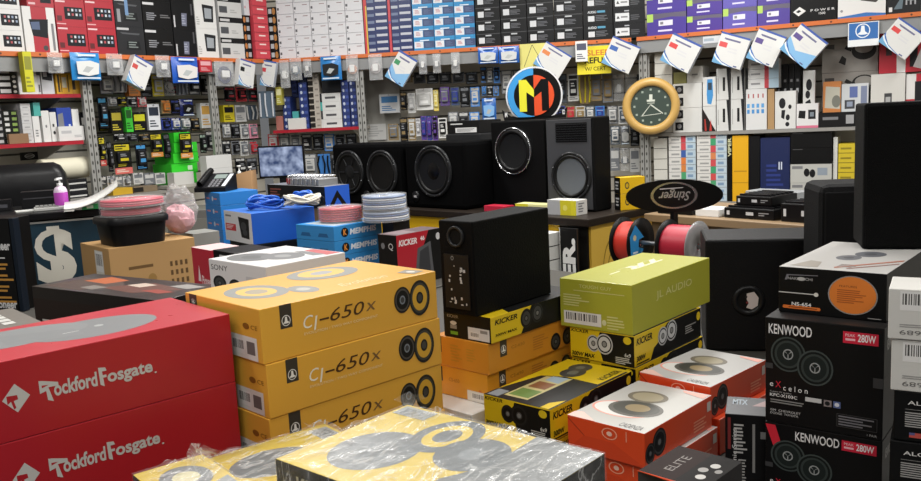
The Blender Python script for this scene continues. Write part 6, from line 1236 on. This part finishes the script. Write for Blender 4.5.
S4(746, 91, 767, 129, M('#D4D4D4', .4), 'fuse_carton', 'white carton with rows of blue dots on right shelf', pr=[('R', [('r', .05 + .23 * i, .40, .18 + .23 * i, .50, '#4A8CC8') for i in range(4)] + [('r', .05 + .23 * i, .54, .18 + .23 * i, .64, '#5A9AD0') for i in range(4)] + [('r', .1 + .23 * i, .78, .16 + .23 * i, .88, '#A84A4A') for i in range(4)])], off=.05, h=.255)
for k in range(3):
    G(BB, 748, 81 - 9 * k, 779, 90 - 9 * k, M('#D2D2D2', .4), 'alarm_carton', f'flat white carton with red and pale blue end, {ORD[k]} from bottom above blue dotted carton', zb=zg + .256 + .06 * k, h=.0595, off=.055, d=.10, pr=[('R', [('r', .54, 0, .68, 1, '#B83A44'), ('r', .68, 0, 1, 1, '#A8C0D0'), ('r', .1, .4, .4, .6, '#8A8A8C')])], group='flat white red ended cartons')
S4(767.6, 89, 774.5, 129, M('#A8865C', .5), 'accessory_carton', 'tall narrow brown carton right of the blue dotted carton', off=.05, h=.25)
S4(775, 94, 796, 129, M('#D2D2D0', .4), 'camera_carton', 'white carton with scattered black camera shapes in front of black boxes', pr=[('R', [('e', .35, .68, .16, .14, '#26262A'), ('p', [(.3, .3), (.45, .25), (.5, .5), (.32, .5)], '#26262A'), ('e', .62, .30, .1, .08, '#2A2A2E'), ('e', .72, .58, .08, .06, '#2A2A2E'), ('e', .6, .12, .1, .06, '#2A2A2E')])], off=.045, h=.232)
for c in range(4):
    G(BB, 776 + 6.2 * c, 62, 782 + 6.2 * c, 128, M('#141416', .4), 'camera_carton', f'tall black carton with white marks behind the camera cartons, {ORD[c]} from left', zb=zg, h=.40, off=.16, d=.14, pr=[('R', [('r', .3, .55, .7, .62, '#B5B5B8'), ('r', .3, .72, .7, .76, '#8A8A8C'), ('r', .3, .40, .6, .46, '#8A8A8C')])], group='tall black cartons on the right shelf')
G(BB, 803, 73, 815, 128, M('#CFCFCD', .4), 'camera_carton', 'white upright carton with black shapes left of the grey cartons', zb=zg, h=.35, off=.11, d=.045, pr=[('R', [('e', .5, .75, .25, .10, '#2A2A2E'), ('e', .4, .58, .2, .07, '#2A2A2E'), ('p', [(.3, .35), (.7, .42), (.6, .5), (.2, .45)], '#2A2A2E')])])
S4(796.5, 106, 818.5, 129, M('#D8D6D6', .4), 'camera_carton', 'white and pink carton with two black devices at shelf front', pr=[('R', [('r', 0, 0, 1, .1, '#D0708A'), ('p', [(.08, .42), (.4, .38), (.42, .7), (.12, .72)], '#1E1E20'), ('r', .54, .36, .88, .74, '#26262A'), ('r', .62, .46, .8, .64, '#77808A')])], off=.045, h=.150, d=.06)
for k in range(2):
    G(BB, 822, 86 - 21 * k, 878, 108 - 21 * k, M('#8A8680', .5), 'dash_kit_carton', f'large grey carton with black line drawings, {["lower", "upper"][k]} one on right shelf', zb=zg + .126 + .2005 * k, h=.20, off=.17, d=.2, group='large grey carton pair', pr=[('R', [('e', .75, .62, .22, .28, '#2A2826'), ('e', .75, .70, .16, .16, '#8A8680'), ('p', [(.3, .3), (.42, .2), (.44, .4), (.36, .5)], '#2A2826'), ('p', [(.05, .75), (.22, .7), (.22, .85), (.05, .85)], '#3A3836'), ('p', [(.4, .7), (.52, .6), (.54, .7), (.44, .8)], '#2A2826')])])
G(BB, 822, 108, 878, 128, M('#77736C', .5), 'dash_kit_carton', 'grey carton under the large grey pair on right shelf', zb=zg, h=.1255, off=.17, d=.2)
S4(818.8, 116, 858, 129, M('#1E1E20', .4), 'dvr_unit', 'black low carton lying at the front of the right shelf', pr=[('R', [('r', .1, .5, .5, .7, '#77777A'), ('r', .7, .2, .9, .8, '#9A9A9C')])], off=.05, h=.088, d=.11)
G(BB, 823, 86, 841, 116, M('#C07A40', .5), 'camera_carton', 'orange brown carton with pale car picture on the low black carton', zb=zg + .0885, h=.185, off=.055, d=.1, pr=[('R', [('p', [(.1, .15), (.95, .1), (.95, .8), (.15, .85)], '#B9B6A8'), ('e', .75, .35, .25, .2, '#77776E')])])
G(BB, 841.5, 89, 868.5, 116, M('#C6C9CC', .35), 'camera_carton', 'pale blue carton with square device on the low black carton', zb=zg + .0885, h=.165, off=.055, d=.1, pr=[('R', [('r', .12, .1, .5, .42, '#3A3C42'), ('r', .2, .18, .42, .36, '#8A94A8'), ('r', .3, .5, .6, .9, '#5A6AA0'), ('r', .72, .1, .95, .9, '#77809A')])])
G(BB, 870.5, 86, 905, 128, M('#CBC9C4', .45), 'camera_carton', 'white carton with grey device picture behind the tall right speaker', zb=zg, h=.30, off=.06, d=.10, pr=[('R', [('r', .4, .30, .62, .62, '#3A3A3C'), ('r', .44, .38, .58, .55, '#A8A8A8')])])
G(BB, 879, 47, 922, 86, M('#B02232', .4), 'camera_carton', 'red carton with white band and dark devices on top at right', zb=zg + .302, h=.29, off=.09, pr=[('R', [('p', [(.42, 0), (.62, 0), (.66, 1), (.40, 1)], '#D8D6D4'), ('r', .16, .35, .3, .6, '#3A2A2C'), ('r', .72, .1, .9, .7, '#26262A'), ('p', [(.8, .1), (1, .05), (1, .5)], '#B8B6B6')])])
G(BB, 905.5, 88, 928, 128, M('#B32636', .4), 'camera_carton', 'red and white carton beneath the large red one at right', zb=zg, h=.29, off=.07, pr=[('R', [('r', 0, .5, .45, 1, '#D8D6D4'), ('r', .4, .45, .75, .85, '#26262A')])])
# --- right wall, lower deck
zd = .7595
column(BB, 654, 667.5, 203, 10.4, 6, M('#C9C7BF', .45), 'accessory_carton', 'cream carton below the clock on the lower deck, {k} from bottom', lambda k: [('R', [('r', 0, 0, 1, .05, '#4A4A46')])], 'cream cartons on the lower deck', zb=zd, off=.05)
tc1 = ['#4A9A6A', '#3A5AA0', '#C94A4A', '#4A9A6A', '#D08040', '#D87A3A', '#3A5AA0', '#C84A50', '#C0404A']
column(BB, 669, 696, 203, 7.2, 9, M('#D2D0CC', .45), 'alarm_carton', 'white carton with coloured tab, {k} from bottom in the left tabbed pile', lambda k: [('R', [('r', .46, 0, .64, 1, tc1[k]), ('r', .64, 0, 1, 1, '#B4C6D2'), ('r', .7, .3, .9, .7, '#7A94B0'), ('r', .1, .35, .4, .6, '#9A9A98'), ('r', 0, 0, 1, .05, '#77777A')])], 'white tabbed cartons', zb=zd, off=.05)
tc2 = ['#C94A4A', '#4A9A6A', '#4A9A6A', '#C94A4A', '#3F9A6A', '#C84A50', '#D08050', '#C84A50', '#3F9A6A', '#C84A50']
column(BB, 697, 727, 203, 6.9, 10, M('#D4D2CE', .45), 'alarm_carton', 'white carton with coloured tab, {k} from bottom in the right tabbed pile', lambda k: [('R', [('r', .46, 0, .64, 1, tc2[k]), ('r', .64, 0, 1, 1, '#B8C8D2'), ('r', .7, .3, .9, .7, '#7A94B0'), ('r', .1, .35, .4, .6, '#9A9A98'), ('r', 0, 0, 1, .05, '#77777A')])], 'white tabbed cartons', zb=zd, off=.05)
G(BB, 727.5, 135.5, 732, 203, M('#141412', .4), 'alarm_carton', 'narrow black lettered carton left of the yellow carton', zb=zd, off=.05, pr=[('R', [('t', 'VIPER', .1, .68, .9, .97, '#C9C9A0', {'rot': 90, 'bold': .03})])])
G(BB, 732.4, 135.5, 748.5, 203, M('#E0A818', .4), 'alarm_carton', 'tall yellow carton on the lower right deck', zb=zd, off=.05, pr=[('R', [('r', .1, .45, .9, .47, '#B8860F'), ('r', 0, .28, 1, .29, '#A8780F')])])
G(BB, 749, 136, 760, 203, M('#161618', .4), 'alarm_carton', 'tall black carton right of the tall yellow one', zb=zd, off=.06)
G(BB, 760.5, 137.5, 790, 203, M('#16224E', .4), 'radio_carton', 'large dark navy carton with thin white lines', zb=zd, off=.06, pr=[('R', [('ln', .2, .15, .8, .6, 6, '#26357A'), ('r', .62, .5, .66, .62, '#C9D0E0'), ('r', .7, .5, .74, .62, '#C9D0E0')])])
for k in range(2):
    G(BB, 790.5, 170 - 17 * k, 832, 187 - 17 * k, M('#B5B5B0', .45), 'alarm_carton', f'grey white carton with black round devices, {["lower", "upper"][k]} one under the black cartons', zb=zd + .117 * k, h=.1165, off=.05, group='grey white device cartons', pr=[('R', [('e', .40, .55, .07, .22, '#1E1E20'), ('e', .54, .50, .07, .22, '#1E1E20'), ('r', .66, .4, .9, .8, '#8A94A0'), ('r', .04, .75, .3, .9, '#77777A')])])
for k in range(2):
    G(BB, 790.5, 151 - 15 * k, 832, 166 - 15 * k, M('#111112', .4), 'amplifier_carton', f'plain black carton on the grey white device cartons, {["lower", "upper"][k]} one', zb=zd + .2345 + .0985 * k, h=.098, off=.05, group='plain black cartons on the lower deck', pr=[('R', [('r', .05, .9, .3, .94, '#4A4A4C')])])
column(BB, 838, 860, 203, 9.6, 6, M('#C9B22A', .42), 'alarm_carton', 'yellow carton left of the tall right speaker, {k} from bottom', lambda k: [('R', [('r', .1, .4, .6, .6, '#8A7A1A'), ('r', 0, 0, 1, .06, '#77681A')])], 'yellow cartons on the lower deck', zb=zd, off=.06)
G(BB, 860.5, 160, 866, 203, M('#3F9AD0', .4), 'alarm_carton', 'light blue carton right of the yellow cartons', zb=zd, off=.05)
G(BB, 833, 137, 837.5, 203, M('#CFCFCB', .45), 'alarm_carton', 'narrow white carton left of the yellow cartons', zb=zd, off=.07)
